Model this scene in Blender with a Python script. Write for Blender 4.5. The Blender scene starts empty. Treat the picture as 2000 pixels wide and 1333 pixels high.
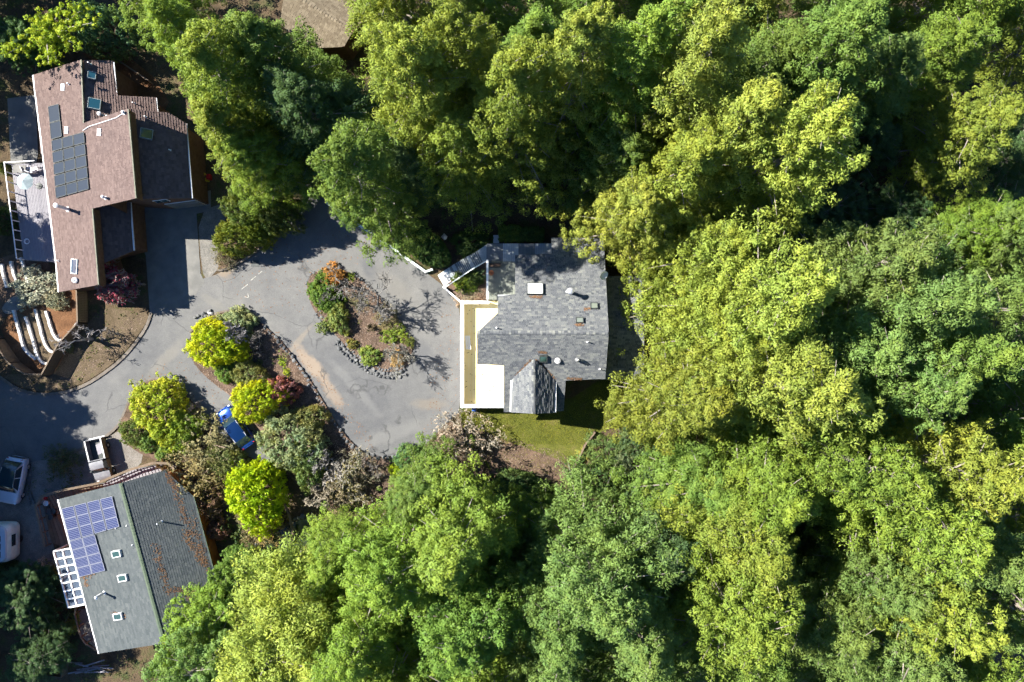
import bpy, math, random
import numpy as np
from mathutils import Vector, Matrix, Euler
rad = math.radians
sc = bpy.context.scene
# ------------------------------------------------------------------ camera, sky, sun, exposure
H = 66.667          # drone height (m); the frame is 100 m wide on the ground
S = 20.0            # photograph pixels per metre on the ground
cam_d = bpy.data.cameras.new('camera'); cam_d.lens = 24; cam_d.sensor_width = 36
cam_d.clip_start = 0.5; cam_d.clip_end = 2000
cam = bpy.data.objects.new('camera', cam_d); cam.location = (0, 0, H)
sc.collection.objects.link(cam); sc.camera = cam
SUN_EL = 43.0
SDX, SDY = -0.945, 0.327          # horizontal direction towards the sun
w = bpy.data.worlds.new('World'); sc.world = w; w.use_nodes = True
nt = w.node_tree; bg = nt.nodes['Background']
sky = nt.nodes.new('ShaderNodeTexSky'); sky.sky_type = 'NISHITA'; sky.sun_disc = False
sky.sun_elevation = rad(SUN_EL); sky.sun_rotation = math.atan2(SDX, SDY)
sky.air_density = 1.0; sky.dust_density = 0.0; sky.ozone_density = 10.0
nt.links.new(sky.outputs[0], bg.inputs[0]); bg.inputs[1].default_value = 0.068
sun_d = bpy.data.lights.new('sun', 'SUN'); sun_d.energy = 5.0; sun_d.angle = rad(0.5); sun_d.color = (1.0, 0.96, 0.88)
sun = bpy.data.objects.new('sun', sun_d); sc.collection.objects.link(sun)
ce = math.cos(rad(SUN_EL))
sun.rotation_euler = Vector((SDX*ce, SDY*ce, math.sin(rad(SUN_EL)))).to_track_quat('Z', 'Y').to_euler()
sun.location = (-40, 20, 60)
vs = sc.view_settings; vs.view_transform = 'Standard'; vs.look = 'None'; vs.gamma = 1.0; vs.use_curve_mapping = False
vs.exposure = 1.78
sc.cycles.max_bounces = 5; sc.cycles.diffuse_bounces = 4; sc.cycles.glossy_bounces = 2
sc.cycles.use_light_tree = False
sc.cycles.use_adaptive_sampling = True; sc.cycles.adaptive_threshold = 0.03
sc.cycles.transmission_bounces = 4; sc.cycles.transparent_max_bounces = 6
sc.cycles.caustics_reflective = False; sc.cycles.caustics_refractive = False

# ------------------------------------------------------------------ helpers
RNG = random.Random(7)
COL = sc.collection
WORG = {}
def P(px, py, z=0.0):
    k = (H - z) / H / S
    return Vector(((px - 1000) * k, (666.5 - py) * k, z))
def plane3(a, b, c):
    a, b, c = P(*a), P(*b), P(*c)
    n = (b - a).cross(c - a).normalized()
    if n.z < 0: n = -n
    return (n, n.dot(a))
def on(pl, px, py):
    g = P(px, py, 0); c = Vector((0, 0, H)); d = g - c
    t = (pl[1] - pl[0].dot(c)) / pl[0].dot(d)
    return c + d * t
def pz(pl, x, y):
    n, d = pl
    return (d - n.x * x - n.y * y) / n.z
def tag(o, label=None, cat=None, group=None, kind=None):
    if label: o['label'] = label
    if cat: o['category'] = cat
    if group: o['group'] = group
    if kind: o['kind'] = kind
    return o
def thing(name, label, cat, loc=(0, 0, 0), rotz=0.0, group=None):
    o = bpy.data.objects.new(name, None); COL.objects.link(o)
    o.empty_display_size = 0.2
    o.location = loc; o.rotation_euler = (0, 0, rotz)
    WORG[o.name] = Vector(loc) if rotz == 0 else Vector((0, 0, 0))
    return tag(o, label, cat, group)
def link(name, me, parent=None, color=None):
    o = bpy.data.objects.new(name, me); COL.objects.link(o)
    if parent is not None:
        o.parent = parent; WORG[o.name] = WORG.get(parent.name, Vector((0, 0, 0)))
    if color is not None: o.color = (*color, 1.0)
    return o
class MB:
    def __init__(s): s.v = []; s.f = []; s.t = []
    def add(s, vs, fs, t=None):
        n = len(s.v); s.v += [Vector(q) for q in vs]
        for f in fs:
            s.f.append([i + n for i in f]); s.t.append(RNG.random() if t is None else t)
        return s
    def poly(s, pts, t=None): return s.add(pts, [list(range(len(pts)))], t)
    def prism(s, top, depth=None, bottom=None, t=None):
        n = len(top)
        if bottom is None: bottom = [Vector(p) - Vector((0, 0, depth)) for p in top]
        fs = [list(range(n)), list(range(2*n-1, n-1, -1))]
        for i in range(n):
            j = (i+1) % n
            fs.append([i, i+n, j+n, j])
        return s.add(list(top) + list(bottom), fs, t)
    def box(s, c, size, rz=0.0, M=None, t=None):
        hx, hy, hz = size[0]/2, size[1]/2, size[2]/2
        pts = [Vector((x, y, z)) for z in (-hz, hz) for x, y in ((-hx, -hy), (hx, -hy), (hx, hy), (-hx, hy))]
        R = M if M is not None else Matrix.Rotation(rz, 3, 'Z')
        c = Vector(c)
        pts = [c + R @ p for p in pts]
        return s.add(pts, [[3, 2, 1, 0], [4, 5, 6, 7], [0, 1, 5, 4], [1, 2, 6, 5], [2, 3, 7, 6], [3, 0, 4, 7]], t)
    def beam(s, a, b, wd, ht, up=(0, 0, 1), t=None):
        a, b = Vector(a), Vector(b); x = (b - a); L = x.length
        if L < 1e-5: return s
        x /= L; u = Vector(up); y = u.cross(x)
        if y.length < 1e-4: y = Vector((0, 1, 0)).cross(x)
        y.normalize(); z = x.cross(y)
        M = Matrix((x, y, z)).transposed()
        return s.box((a + b)/2, (L, wd, ht), M=M, t=t)
    def tube(s, pts, rads, n=6, cap=True, t=None):
        pts = [Vector(p) for p in pts]; rings = []
        tt = RNG.random() if t is None else t
        prev = None
        for i, p in enumerate(pts):
            d = (pts[min(i+1, len(pts)-1)] - pts[max(i-1, 0)])
            if d.length < 1e-6: d = Vector((0, 0, 1))
            d.normalize()
            a = prev if prev is not None and abs(prev.dot(d)) < .95 else (Vector((1, 0, 0)) if abs(d.x) < .8 else Vector((0, 1, 0)))
            e = (a - d * a.dot(d)).normalized(); g = d.cross(e); prev = e
            r = rads[i] if hasattr(rads, '__len__') else rads
            rings.append([p + e * (r*math.cos(q*2*math.pi/n)) + g * (r*math.sin(q*2*math.pi/n)) for q in range(n)])
        fs = []
        for i in range(len(pts)-1):
            for q in range(n):
                a_, b_ = i*n+q, i*n+(q+1) % n
                fs.append([a_, b_, b_+n, a_+n])
        if cap:
            fs.append(list(range(n))[::-1]); fs.append([(len(pts)-1)*n+q for q in range(n)])
        return s.add([p for r in rings for p in r], fs, tt)
    def lathe(s, c, prof, n=16, t=None):   # prof: (r, z)
        c = Vector(c); vs_ = []
        for r, z in prof:
            for q in range(n):
                vs_.append(c + Vector((r*math.cos(q*2*math.pi/n), r*math.sin(q*2*math.pi/n), z)))
        fs = [[i*n+q, i*n+(q+1) % n, (i+1)*n+(q+1) % n, (i+1)*n+q] for i in range(len(prof)-1) for q in range(n)]
        fs.append(list(range(n))[::-1]); fs.append([(len(prof)-1)*n+q for q in range(n)])
        return s.add(vs_, fs, t)
    def mesh(s, name, mat, org=None, smooth=False):
        me = bpy.data.meshes.new(name)
        o = org or Vector((0, 0, 0))
        me.from_pydata([tuple(p - o) for p in s.v], [], s.f)
        a = me.attributes.new('tint', 'FLOAT', 'FACE'); a.data.foreach_set('value', s.t[:len(me.polygons)])
        if mat: me.materials.append(mat)
        if smooth: me.polygons.foreach_set('use_smooth', [True]*len(me.polygons))
        me.update()
        return me
    def build(s, name, mat, parent=None, kind=None, smooth=False, label=None, color=None):
        org = WORG.get(parent.name, Vector((0, 0, 0))) if parent is not None else Vector((0, 0, 0))
        o = link(name, s.mesh(name, mat, org, smooth), parent, color)
        if kind: o['kind'] = kind
        if label: o['label'] = label
        return o
def single(name, mb, mat, label, cat, group=None, base=None, smooth=False, color=None):
    """a thing that is one mesh, origin at its base"""
    if base is None:
        xs = [v.x for v in mb.v]; ys = [v.y for v in mb.v]; zs = [v.z for v in mb.v]
        base = Vector(((min(xs)+max(xs))/2, (min(ys)+max(ys))/2, min(zs)))
    o = link(name, mb.mesh(name, mat, base, smooth), None, color); o.location = base
    return tag(o, label, cat, group)
def np_mesh(name, V, F, tint, mat, pn=None):
    me = bpy.data.meshes.new(name)
    n, m, k = len(V), len(F), F.shape[1]
    me.vertices.add(n); me.vertices.foreach_set('co', V.astype(np.float32).ravel())
    me.loops.add(m*k); me.loops.foreach_set('vertex_index', F.astype(np.int32).ravel())
    me.polygons.add(m); me.polygons.foreach_set('loop_start', np.arange(0, m*k, k, dtype=np.int32))
    try: me.polygons.foreach_set('loop_total', np.full(m, k, dtype=np.int32))
    except Exception: pass
    me.update(calc_edges=True)
    a = me.attributes.new('tint', 'FLOAT', 'FACE'); a.data.foreach_set('value', tint.astype(np.float32))
    if pn is not None:
        a = me.attributes.new('pn', 'FLOAT_VECTOR', 'FACE'); a.data.foreach_set('vector', pn.astype(np.float32).ravel())
    me.materials.append(mat)
    return me

# ------------------------------------------------------------------ materials
def lin(c): return tuple(((v/255)/12.92 if v/255 <= .04045 else ((v/255+.055)/1.055)**2.4) for v in c)
class NT:
    def __init__(s, name):
        s.m = bpy.data.materials.new(name); s.m.use_nodes = True; s.t = s.m.node_tree; s.n = s.t.nodes
        s.b = s.n['Principled BSDF']; s.out = s.n['Material Output']
    def node(s, typ, **kw):
        q = s.n.new(typ)
        for k, v in kw.items(): setattr(q, k, v)
        return q
    def link(s, a, b): s.t.links.new(a, b)
    def coord(s, world=False):
        if world: return s.node('ShaderNodeNewGeometry').outputs['Position']
        return s.node('ShaderNodeTexCoord').outputs['Object']
    def noise(s, co, scale, detail=4, rough=.55, dist=0):
        q = s.node('ShaderNodeTexNoise'); q.inputs['Scale'].default_value = scale; q.inputs['Detail'].default_value = detail
        q.inputs['Roughness'].default_value = rough; q.inputs['Distortion'].default_value = dist
        s.link(co, q.inputs['Vector']); return q.outputs['Fac']
    def ramp(s, fac, stops):
        q = s.node('ShaderNodeValToRGB'); e = q.color_ramp.elements
        while len(e) < len(stops): e.new(.5)
        for i, (p, c) in enumerate(stops): e[i].position = p; e[i].color = (*c, 1) if len(c) == 3 else c
        s.link(fac, q.inputs[0]); return q.outputs[0]
    def mix(s, fac, a, b, mode='MIX'):
        q = s.node('ShaderNodeMix', data_type='RGBA', blend_type=mode)
        for i, v in ((0, fac), (6, a), (7, b)):
            if isinstance(v, (int, float)): q.inputs[i].default_value = v
            elif isinstance(v, tuple): q.inputs[i].default_value = (*v, 1) if len(v) == 3 else v
            else: s.link(v, q.inputs[i])
        return q.outputs[2]
    def math(s, op, a, b=0.0, c=None):
        q = s.node('ShaderNodeMath', operation=op)
        for i, v in enumerate((a, b) if c is None else (a, b, c)):
            if isinstance(v, (int, float)): q.inputs[i].default_value = v
            else: s.link(v, q.inputs[i])
        return q.outputs[0]
    def attr(s, name='tint'):
        q = s.node('ShaderNodeAttribute'); q.attribute_name = name; return q.outputs['Fac']
    def bump(s, h, strength, dist=.02):
        q = s.node('ShaderNodeBump'); q.inputs['Strength'].default_value = strength; q.inputs['Distance'].default_value = dist
        s.link(h, q.inputs['Height']); s.link(q.outputs[0], s.b.inputs['Normal'])
    def base(s, c):
        if isinstance(c, tuple): s.b.inputs['Base Color'].default_value = (*c, 1)
        else: s.link(c, s.b.inputs['Base Color'])
    def set(s, rough=.8, metal=0, spec=.3, coat=0):
        s.b.inputs['Roughness'].default_value = rough; s.b.inputs['Metallic'].default_value = metal
        s.b.inputs['Specular IOR Level'].default_value = spec; s.b.inputs['Coat Weight'].default_value = coat
        return s.m
def M(name, c1, c2=None, rough=.8, scale=6, detail=5, bump=0, bscale=40, metal=0, spec=.3, coat=0, tints=None, tmix=1.0, grain=.0, world=False, lo=.35, hi=.65):
    q = NT(name); co = q.coord(world)
    col = c1
    if c2 is not None: col = q.ramp(q.noise(co, scale, detail), [(lo, c1), (hi, c2)])
    if tints:
        tr = q.ramp(q.attr(), [(i/max(1, len(tints)-1), c) for i, c in enumerate(tints)])
        col = q.mix(tmix, col, tr)
    if grain > 0:
        g = q.ramp(q.noise(co, bscale, 2, .6), [(.3, (1-grain,)*3), (.7, (1+grain,)*3)])
        col = q.mix(1.0, col, g, 'MULTIPLY')
    q.base(col)
    if bump > 0: q.bump(q.noise(co, bscale, 4), bump)
    return q.set(rough, metal, spec, coat)
def glassy(name, c, rough=.06, spec=.8):
    q = NT(name); q.base(c); return q.set(rough, 0, spec, 0)
def leafmat(name, ramp, trans=.3, tcol=(1.15, 1.1, .55), rough=.6, soft=0.0, nsc=.35, namp=.2):
    """leaf colour: the object's own colour, varied leaf by leaf"""
    q = NT(name)
    oi = q.node('ShaderNodeObjectInfo')
    tr = q.ramp(q.attr(), ramp)
    col = q.mix(1.0, oi.outputs['Color'], tr, 'MULTIPLY')
    big = q.ramp(q.noise(q.coord(), nsc, 3), [(.35, (1-namp, 1-namp*.4, 1.0)), (.65, (1+namp*.9, 1+namp*.4, .9))])
    col = q.mix(1.0, col, big, 'MULTIPLY')
    q.base(col); q.set(rough, 0, .2)
    t = q.node('ShaderNodeBsdfTranslucent')
    if soft > 0:      # leaf clumps scatter light together: blend each leaf's normal towards its clump's
        at = q.node('ShaderNodeAttribute'); at.attribute_name = 'pn'
        vt = q.node('ShaderNodeVectorTransform', vector_type='NORMAL', convert_from='OBJECT', convert_to='WORLD'); q.link(at.outputs['Vector'], vt.inputs[0])
        ge = q.node('ShaderNodeNewGeometry'); mxn = q.node('ShaderNodeMix', data_type='VECTOR'); mxn.inputs[0].default_value = soft
        q.link(ge.outputs['Normal'], mxn.inputs[4]); q.link(vt.outputs[0], mxn.inputs[5])
        nz = q.node('ShaderNodeVectorMath', operation='NORMALIZE'); q.link(mxn.outputs[1], nz.inputs[0])
        q.link(nz.outputs[0], q.b.inputs['Normal'])
    q.link(q.mix(1.0, col, tcol, 'MULTIPLY'), t.inputs['Color'])
    mx = q.node('ShaderNodeMixShader'); mx.inputs[0].default_value = trans
    q.link(q.b.outputs[0], mx.inputs[1]); q.link(t.outputs[0], mx.inputs[2]); q.link(mx.outputs[0], q.out.inputs[0])
    return q.m
MT = {}
MT['conifer'] = leafmat('conifer_leaf', [(0, (.68, .8, .8)), (.35, (.88, .94, .92)), (.7, (1.08, 1.06, 1.0)), (.93, (1.22, 1.15, .95)), (1, (1.3, 1.15, .95))], .38, soft=.7, namp=.11)
MT['broad'] = leafmat('broad_leaf', [(0, (.65, .75, .65)), (.5, (1, 1, 1)), (1, (1.3, 1.22, .95))], .35, soft=.5, nsc=1.8, namp=.3)
MT['dry'] = leafmat('dry_leaf', [(0, (.55, .6, .5)), (.5, (1, 1, 1)), (1, (1.5, 1.3, 1.1))], .2, (1, .95, .8))
def barkmat():
    q = NT('bark'); oi = q.node('ShaderNodeObjectInfo')
    n = q.ramp(q.noise(q.coord(), 5, 5), [(.3, (.7, .7, .7)), (.7, (1.2, 1.18, 1.12))])
    q.base(q.mix(1.0, oi.outputs['Color'], n, 'MULTIPLY')); q.bump(q.noise(q.coord(), 20, 4), .4)
    return q.set(.85, 0, .2)
MT['bark'] = barkmat()
def asphalt():
    q = NT('asphalt'); co = q.coord(True)
    big = q.ramp(q.noise(co, .09, 4, .6, .6), [(.3, (.083, .084, .087)), (.5, (.108, .107, .105)), (.72, (.135, .131, .124))])
    mid = q.ramp(q.noise(co, .9, 6, .65), [(.3, (.86, .86, .87)), (.7, (1.12, 1.12, 1.1))])
    col = q.mix(1.0, big, mid, 'MULTIPLY')
    fine = q.ramp(q.noise(co, 14, 3, .7), [(.25, (.8, .8, .8)), (.75, (1.2, 1.2, 1.2))])
    col = q.mix(1.0, col, fine, 'MULTIPLY')
    # sand washed onto the paving, repaired patches and a few cracks
    def blob(px, py, rx, ry, ang, c, k, edge=.5):
        mp = q.node('ShaderNodeMapping', vector_type='TEXTURE'); p = P(px, py)
        mp.inputs['Location'].default_value = p; mp.inputs['Rotation'].default_value = (0, 0, rad(-ang)); mp.inputs['Scale'].default_value = (rx/S, ry/S, 1e3)
        q.link(co, mp.inputs['Vector'])
        ln = q.node('ShaderNodeVectorMath', operation='LENGTH'); q.link(mp.outputs[0], ln.inputs[0])
        d = q.math('ADD', ln.outputs['Value'], q.math('MULTIPLY', q.math('SUBTRACT', q.noise(co, 1.2, 5, .65), .5), 1.1))
        k *= .8; f = q.ramp(d, [(edge, (k, k, k)), (1.0, (0, 0, 0))])
        return q.mix(f, col, c)
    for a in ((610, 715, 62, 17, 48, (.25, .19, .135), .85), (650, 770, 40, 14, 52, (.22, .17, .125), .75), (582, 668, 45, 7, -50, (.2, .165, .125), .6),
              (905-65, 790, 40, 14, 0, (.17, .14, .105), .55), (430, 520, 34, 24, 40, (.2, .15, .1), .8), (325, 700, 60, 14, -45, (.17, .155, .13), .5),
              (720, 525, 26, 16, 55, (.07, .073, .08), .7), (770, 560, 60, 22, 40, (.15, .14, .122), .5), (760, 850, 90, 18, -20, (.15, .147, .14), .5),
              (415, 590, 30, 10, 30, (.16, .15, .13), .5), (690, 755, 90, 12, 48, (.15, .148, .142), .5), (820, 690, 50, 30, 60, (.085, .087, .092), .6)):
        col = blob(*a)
    sp = q.ramp(q.noise(co, 5.5, 4, .8), [(.28, (.72, .72, .72)), (.4, (1, 1, 1)), (.64, (1, 1, 1)), (.8, (1.22, 1.2, 1.16))])
    col = q.mix(1.0, col, sp, 'MULTIPLY')
    vo = q.node('ShaderNodeTexVoronoi', feature='DISTANCE_TO_EDGE'); vo.inputs['Scale'].default_value = .16
    wob = q.node('ShaderNodeVectorMath', operation='ADD'); nz = q.node('ShaderNodeTexNoise'); nz.inputs['Scale'].default_value = .6; nz.inputs['Detail'].default_value = 6
    q.link(co, nz.inputs['Vector']); q.link(co, wob.inputs[0]); q.link(nz.outputs['Color'], wob.inputs[1]); q.link(wob.outputs[0], vo.inputs['Vector'])
    cr = q.ramp(vo.outputs['Distance'], [(0, (1, 1, 1)), (.007, (0, 0, 0))])
    cr = q.mix(1.0, cr, q.ramp(q.noise(co, .25, 2), [(.48, (0, 0, 0)), (.56, (.75, .75, .75))]), 'MULTIPLY')
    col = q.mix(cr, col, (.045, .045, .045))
    q.base(col); q.bump(q.noise(co, 30, 4), .25, .01)
    return q.set(.88, 0, .25)
MT['asphalt'] = asphalt()
MT['concrete'] = M('concrete', (.105, .103, .096), (.15, .145, .133), .85, .8, 6, .15, 25, grain=.12, world=True)
MT['pale_concrete'] = M('pale_concrete', (.13, .125, .115), (.19, .182, .165), .85, 1.5, 6, .2, 25, grain=.15, world=True)
def ground_mat():
    q = NT('forest_floor'); co = q.coord(True)
    a = q.ramp(q.noise(co, .5, 6, .65), [(.3, (.035, .028, .018)), (.5, (.085, .06, .036)), (.65, (.05, .062, .022)), (.8, (.13, .09, .055))])
    f = q.ramp(q.noise(co, 9, 4, .7), [(.25, (.5, .5, .5)), (.75, (1.5, 1.5, 1.5))])
    q.base(q.mix(1.0, a, f, 'MULTIPLY')); q.bump(q.noise(co, 6, 6), .9, .12)
    return q.set(.95, 0, .1)
MT['ground'] = ground_mat()
def mulch_mat(name, c1, c2, c3):
    q = NT(name); co = q.coord(True)
    a = q.ramp(q.noise(co, .8, 6, .7), [(.3, c1), (.55, c2), (.75, c3)])
    f = q.ramp(q.noise(co, 12, 3, .7), [(.25, (.55, .55, .55)), (.75, (1.45, 1.45, 1.45))])
    q.base(q.mix(1.0, a, f, 'MULTIPLY')); q.bump(q.noise(co, 10, 5), .8, .06)
    return q.set(.95, 0, .1)
MT['mulch'] = mulch_mat('mulch', (.045, .032, .023), (.12, .08, .057), (.175, .12, .088))
MT['terracotta_mulch'] = mulch_mat('terracotta_mulch', (.075, .038, .02), (.13, .066, .033), (.16, .1, .062))
MT['lawn'] = mulch_mat('lawn_soil', (.05, .056, .012), (.085, .09, .018), (.13, .098, .05))
MT['dry_lawn'] = mulch_mat('dry_verge', (.06, .046, .026), (.1, .074, .048), (.072, .07, .028))
MT['gravel'] = mulch_mat('packed_gravel', (.09, .088, .08), (.15, .14, .125), (.21, .195, .17))
MT['pale_gravel'] = mulch_mat('pale_gravel', (.11, .097, .082), (.165, .15, .132), (.205, .19, .17))
MT['curb'] = M('curb', (.085, .071, .057), (.145, .125, .103), .85, 2, 5, .3, 25, grain=.2, world=True)
MT['white_paint'] = M('white_paint', (.78, .77, .74), (.84, .83, .8), .5, 2, 4, .05, 30)
MT['white_trim'] = M('white_trim', (.6, .59, .58), (.75, .74, .73), .5, 3, 4, .05, 30)
MT['mint_paint'] = M('mint_paint', (.5, .58, .54), (.68, .72, .68), .6, 2, 5, .1, 30, grain=.1)
MT['cream_board'] = M('cream_board', (.84, .67, .31), (.88, .73, .38), .55, 2, 4, .08, 20, tints=[(.8, .63, .28), (.9, .77, .42)], tmix=.5)
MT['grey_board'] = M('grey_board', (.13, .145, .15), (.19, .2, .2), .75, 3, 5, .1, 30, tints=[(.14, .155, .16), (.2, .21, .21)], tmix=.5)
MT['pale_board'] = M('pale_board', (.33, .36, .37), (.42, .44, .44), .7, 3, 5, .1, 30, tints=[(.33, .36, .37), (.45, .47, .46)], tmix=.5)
MT['green_board'] = M('green_board', (.15, .165, .14), (.2, .21, .18), .75, 3, 5, .1, 30, tints=[(.14, .155, .13), (.22, .23, .19)], tmix=.5)
MT['lilac_board'] = M('lilac_board', (.16, .152, .17), (.21, .2, .215), .75, 3, 5, .1, 30, tints=[(.15, .142, .16), (.22, .21, .22)], tmix=.5)
MT['wood'] = M('weathered_wood', (.085, .062, .04), (.15, .11, .075), .85, 3, 6, .3, 30, tints=[(.07, .055, .038), (.17, .125, .085)], tmix=.6)
MT['brown_wall'] = M('brown_wall', (.1, .05, .03), (.15, .08, .05), .8, 3, 5, .2, 30)
MT['grey_wall'] = M('grey_wall', (.3, .31, .32), (.38, .39, .39), .8, 2, 5, .1, 30)
MT['rust_wall'] = M('rust_wall', (.32, .09, .02), (.4, .13, .04), .8, 2, 5, .1, 30)
MT['dark_wall'] = M('dark_wall', (.12, .13, .13), (.18, .19, .19), .8, 2, 5, .1, 30)
def shingle(name, tints, dirt, bs=6):
    q = NT(name); co = q.coord(True)
    tr = q.ramp(q.attr(), [(i/(len(tints)-1), c) for i, c in enumerate(tints)])
    d = q.ramp(q.noise(co, .35, 5, .6), [(.3, (.92, .93, .94)), (.7, (1.08, 1.07, 1.06))])
    col = q.mix(1.0, tr, d, 'MULTIPLY')
    g = q.ramp(q.noise(co, 22, 3, .75), [(.25, (.72, .72, .72)), (.75, (1.28, 1.28, 1.28))])
    col = q.mix(1.0, col, g, 'MULTIPLY')
    st = q.ramp(q.noise(co, 1.1, 6, .7), [(.62, (0, 0, 0)), (.8, (.3, .3, .3))])
    q.base(q.mix(st, col, dirt)); q.bump(q.noise(co, 45, 3), .3, .01)
    return q.set(.9, 0, .2)
MT['sh_grey'] = shingle('slate_shingle', [(.056, .061, .068), (.084, .089, .096), (.103, .107, .111), (.126, .131, .13), (.178, .182, .165)], (.16, .17, .13))
MT['sh_brown'] = shingle('brown_shingle', [(.084, .058, .052), (.106, .074, .066), (.12, .085, .075), (.142, .102, .09)], (.1, .08, .07))
MT['sh_green'] = shingle('greygreen_shingle', [(.05, .059, .062), (.064, .073, .075), (.073, .082, .083), (.088, .097, .096)], (.13, .14, .12))
MT['sh_green_shade'] = shingle('shaded_greygreen_shingle', [(.045, .054, .058), (.058, .067, .07), (.067, .076, .078), (.082, .09, .09)], (.09, .08, .065))  # roof shingle darkened in colour for the slope turned from the sun
MT['sh_tan'] = shingle('tan_shingle', [(.085, .066, .044), (.115, .092, .062), (.15, .122, .085)], (.2, .16, .11))
MT['flashing'] = M('green_flashing', (.045, .068, .04), (.065, .088, .055), .6, 3, 4)
MT['olive_flash'] = M('olive_flashing', (.1, .1, .066), (.14, .135, .095), .6, 3, 4); MT['dull_frame'] = M('dull_frame', (.2, .23, .22), (.27, .3, .29), .5, 3, 3)
MT['rim_metal'] = M('pale_metal', (.6, .6, .6), (.72, .72, .72), .35, 4, 3, metal=.7, spec=.5)
MT['dark_metal'] = M('dark_metal', (.03, .035, .035), (.05, .055, .05), .5, 4, 3)
MT['glass_teal'] = glassy('teal_glass', (.015, .06, .085), .15, .4); MT['glass_dark'] = glassy('dark_glass', (.02, .03, .03))
MT['glass_white'] = glassy('white_dome', (.75, .76, .75), .25); MT['glass_green'] = glassy('green_glass', (.03, .06, .05)); MT['glass_pale'] = glassy('pale_glass', (.15, .17, .14))
def clear_pane():
    q = NT('pane_glass'); q.base((.1, .13, .18)); q.set(.12, 0, .6)
    t = q.node('ShaderNodeBsdfTransparent'); mx = q.node('ShaderNodeMixShader'); mx.inputs[0].default_value = .55
    q.link(q.b.outputs[0], mx.inputs[1]); q.link(t.outputs[0], mx.inputs[2]); q.link(mx.outputs[0], q.out.inputs[0]); return q.m
MT['glass_pane'] = clear_pane()
MT['solar_dark'] = glassy('dark_solar', (.009, .017, .032), .4, .2); MT['solar_blue'] = glassy('blue_solar', (.012, .022, .085), .4, .2)
MT['solar_line'] = M('solar_line', (.2, .21, .25), None, .4, metal=.2)
MT['solar_frame'] = M('solar_frame', (.1, .11, .12), None, .4, metal=.5)
MT['stone'] = M('stone', (.07, .074, .078), (.14, .14, .14), .85, 4, 5, .5, 12, tints=[(.045, .05, .056), (.09, .092, .093), (.17, .167, .16)], tmix=.6)
MT['white_block'] = M('white_block', (.5, .48, .45), (.66, .64, .6), .85, 4, 5, .3, 20)
MT['terracotta'] = M('terracotta', (.35, .12, .05), (.45, .17, .07), .8, 5, 4, .1)
MT['black'] = M('black_rubber', (.02, .02, .02), (.03, .03, .03), .7, 5, 3)
MT['red'] = M('red_plastic', (.45, .02, .02), None, .5); MT['yellow'] = M('yellow_plastic', (.6, .42, .02), None, .5)
MT['blue_bin'] = M('blue_plastic', (.04, .1, .35), None, .5)
MT['leaf_litter'] = M('fallen_leaf', (.2, .1, .04), None, .9, tints=[(.08, .045, .025), (.15, .08, .04), (.2, .12, .07)])
MT['water'] = glassy('pond_water', (.028, .038, .02), .08, .5)
MT['blade'] = leafmat('grass_blade', [(0, (.6, .7, .5)), (.5, (1, 1, 1)), (1, (1.4, 1.2, .9))], .3)
# ------------------------------------------------------------------ the setting
def smooth_loop(pts, it=2, closed=True):
    pts = [Vector((p[0], p[1])) for p in pts]
    for _ in range(it):
        q = []; n = len(pts)
        rng = range(n) if closed else range(n-1)
        if not closed: q.append(pts[0])
        for i in rng:
            a, b = pts[i], pts[(i+1) % n]
            q += [a*.75+b*.25, a*.25+b*.75]
        if not closed: q.append(pts[-1])
        pts = q
    return [(p.x, p.y) for p in pts]
def sheet(name, pts, z, mat, it=2, thick=None, kind='structure', under=0.0):
    """a sheet given by its outline in photograph pixels, lifted to height z"""
    pts = smooth_loop(pts, it) if it else pts
    m = MB(); top = [P(x, y, 0) + Vector((0, 0, z)) for x, y in pts]
    if thick: m.prism(top, thick)
    else: m.poly(top)
    if m.mesh and (lambda a: sum(a[i].x*a[(i+1) % len(a)].y - a[(i+1) % len(a)].x*a[i].y for i in range(len(a))) < 0)(top):
        m.f = [f[::-1] for f in m.f]
    return m.build(name, mat, kind=kind)
def gp(px, py, z=0.0):   # point above the ground point seen at this pixel
    q = P(px, py, 0); q.z = z; return q
g = MB(); n = 40; R_ = 420
g.add([Vector((-R_, -R_, 0)), Vector((R_, -R_, 0)), Vector((R_, R_, 0)), Vector((-R_, R_, 0))], [[0, 1, 2, 3]])
g.build('ground', MT['ground'], kind='structure')
road = [(-220, 690), (-60, 700), (0, 733), (35, 760), (90, 772), (155, 760), (215, 722), (252, 688), (287, 640), (300, 606), (345, 556), (415, 540),
        (440, 528), (500, 495), (545, 452), (588, 402), (600, 340), (700, 380), (728, 458), (832, 533), (868, 560), (902, 592), (902, 800), (880, 816), (836, 866),
        (795, 890), (722, 893), (690, 880), (640, 885), (600, 900), (545, 915), (515, 905), (470, 885), (430, 850), (400, 815), (368, 775), (338, 742),
        (310, 735), (283, 745), (258, 772), (242, 808), (226, 838), (190, 862), (140, 882), (80, 900), (0, 915), (-220, 915)]
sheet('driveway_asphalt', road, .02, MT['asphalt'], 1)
sheet('parking_court', [(-200, 890), (60, 885), (150, 872), (200, 865), (255, 850), (262, 880), (225, 935), (95, 962), (85, 1000), (118, 1110), (60, 1140), (-200, 1150)], .012, MT['gravel'], 1)
sheet('gravel_apron', [(205, 858), (238, 838), (262, 862), (285, 895), (250, 930), (180, 932), (165, 905)], .016, MT['pale_gravel'], 1)
sheet('concrete_drive', [(268, 398), (375, 380), (412, 372), (412, 412), (384, 418), (392, 535), (400, 552), (372, 590), (330, 612), (293, 612), (285, 500), (272, 470)], .028, MT['concrete'], 0)
sheet('packed_dirt', [(386, 416), (440, 395), (450, 430), (425, 480), (432, 520), (405, 548), (394, 530)], .024, MT['gravel'], 1)
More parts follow.
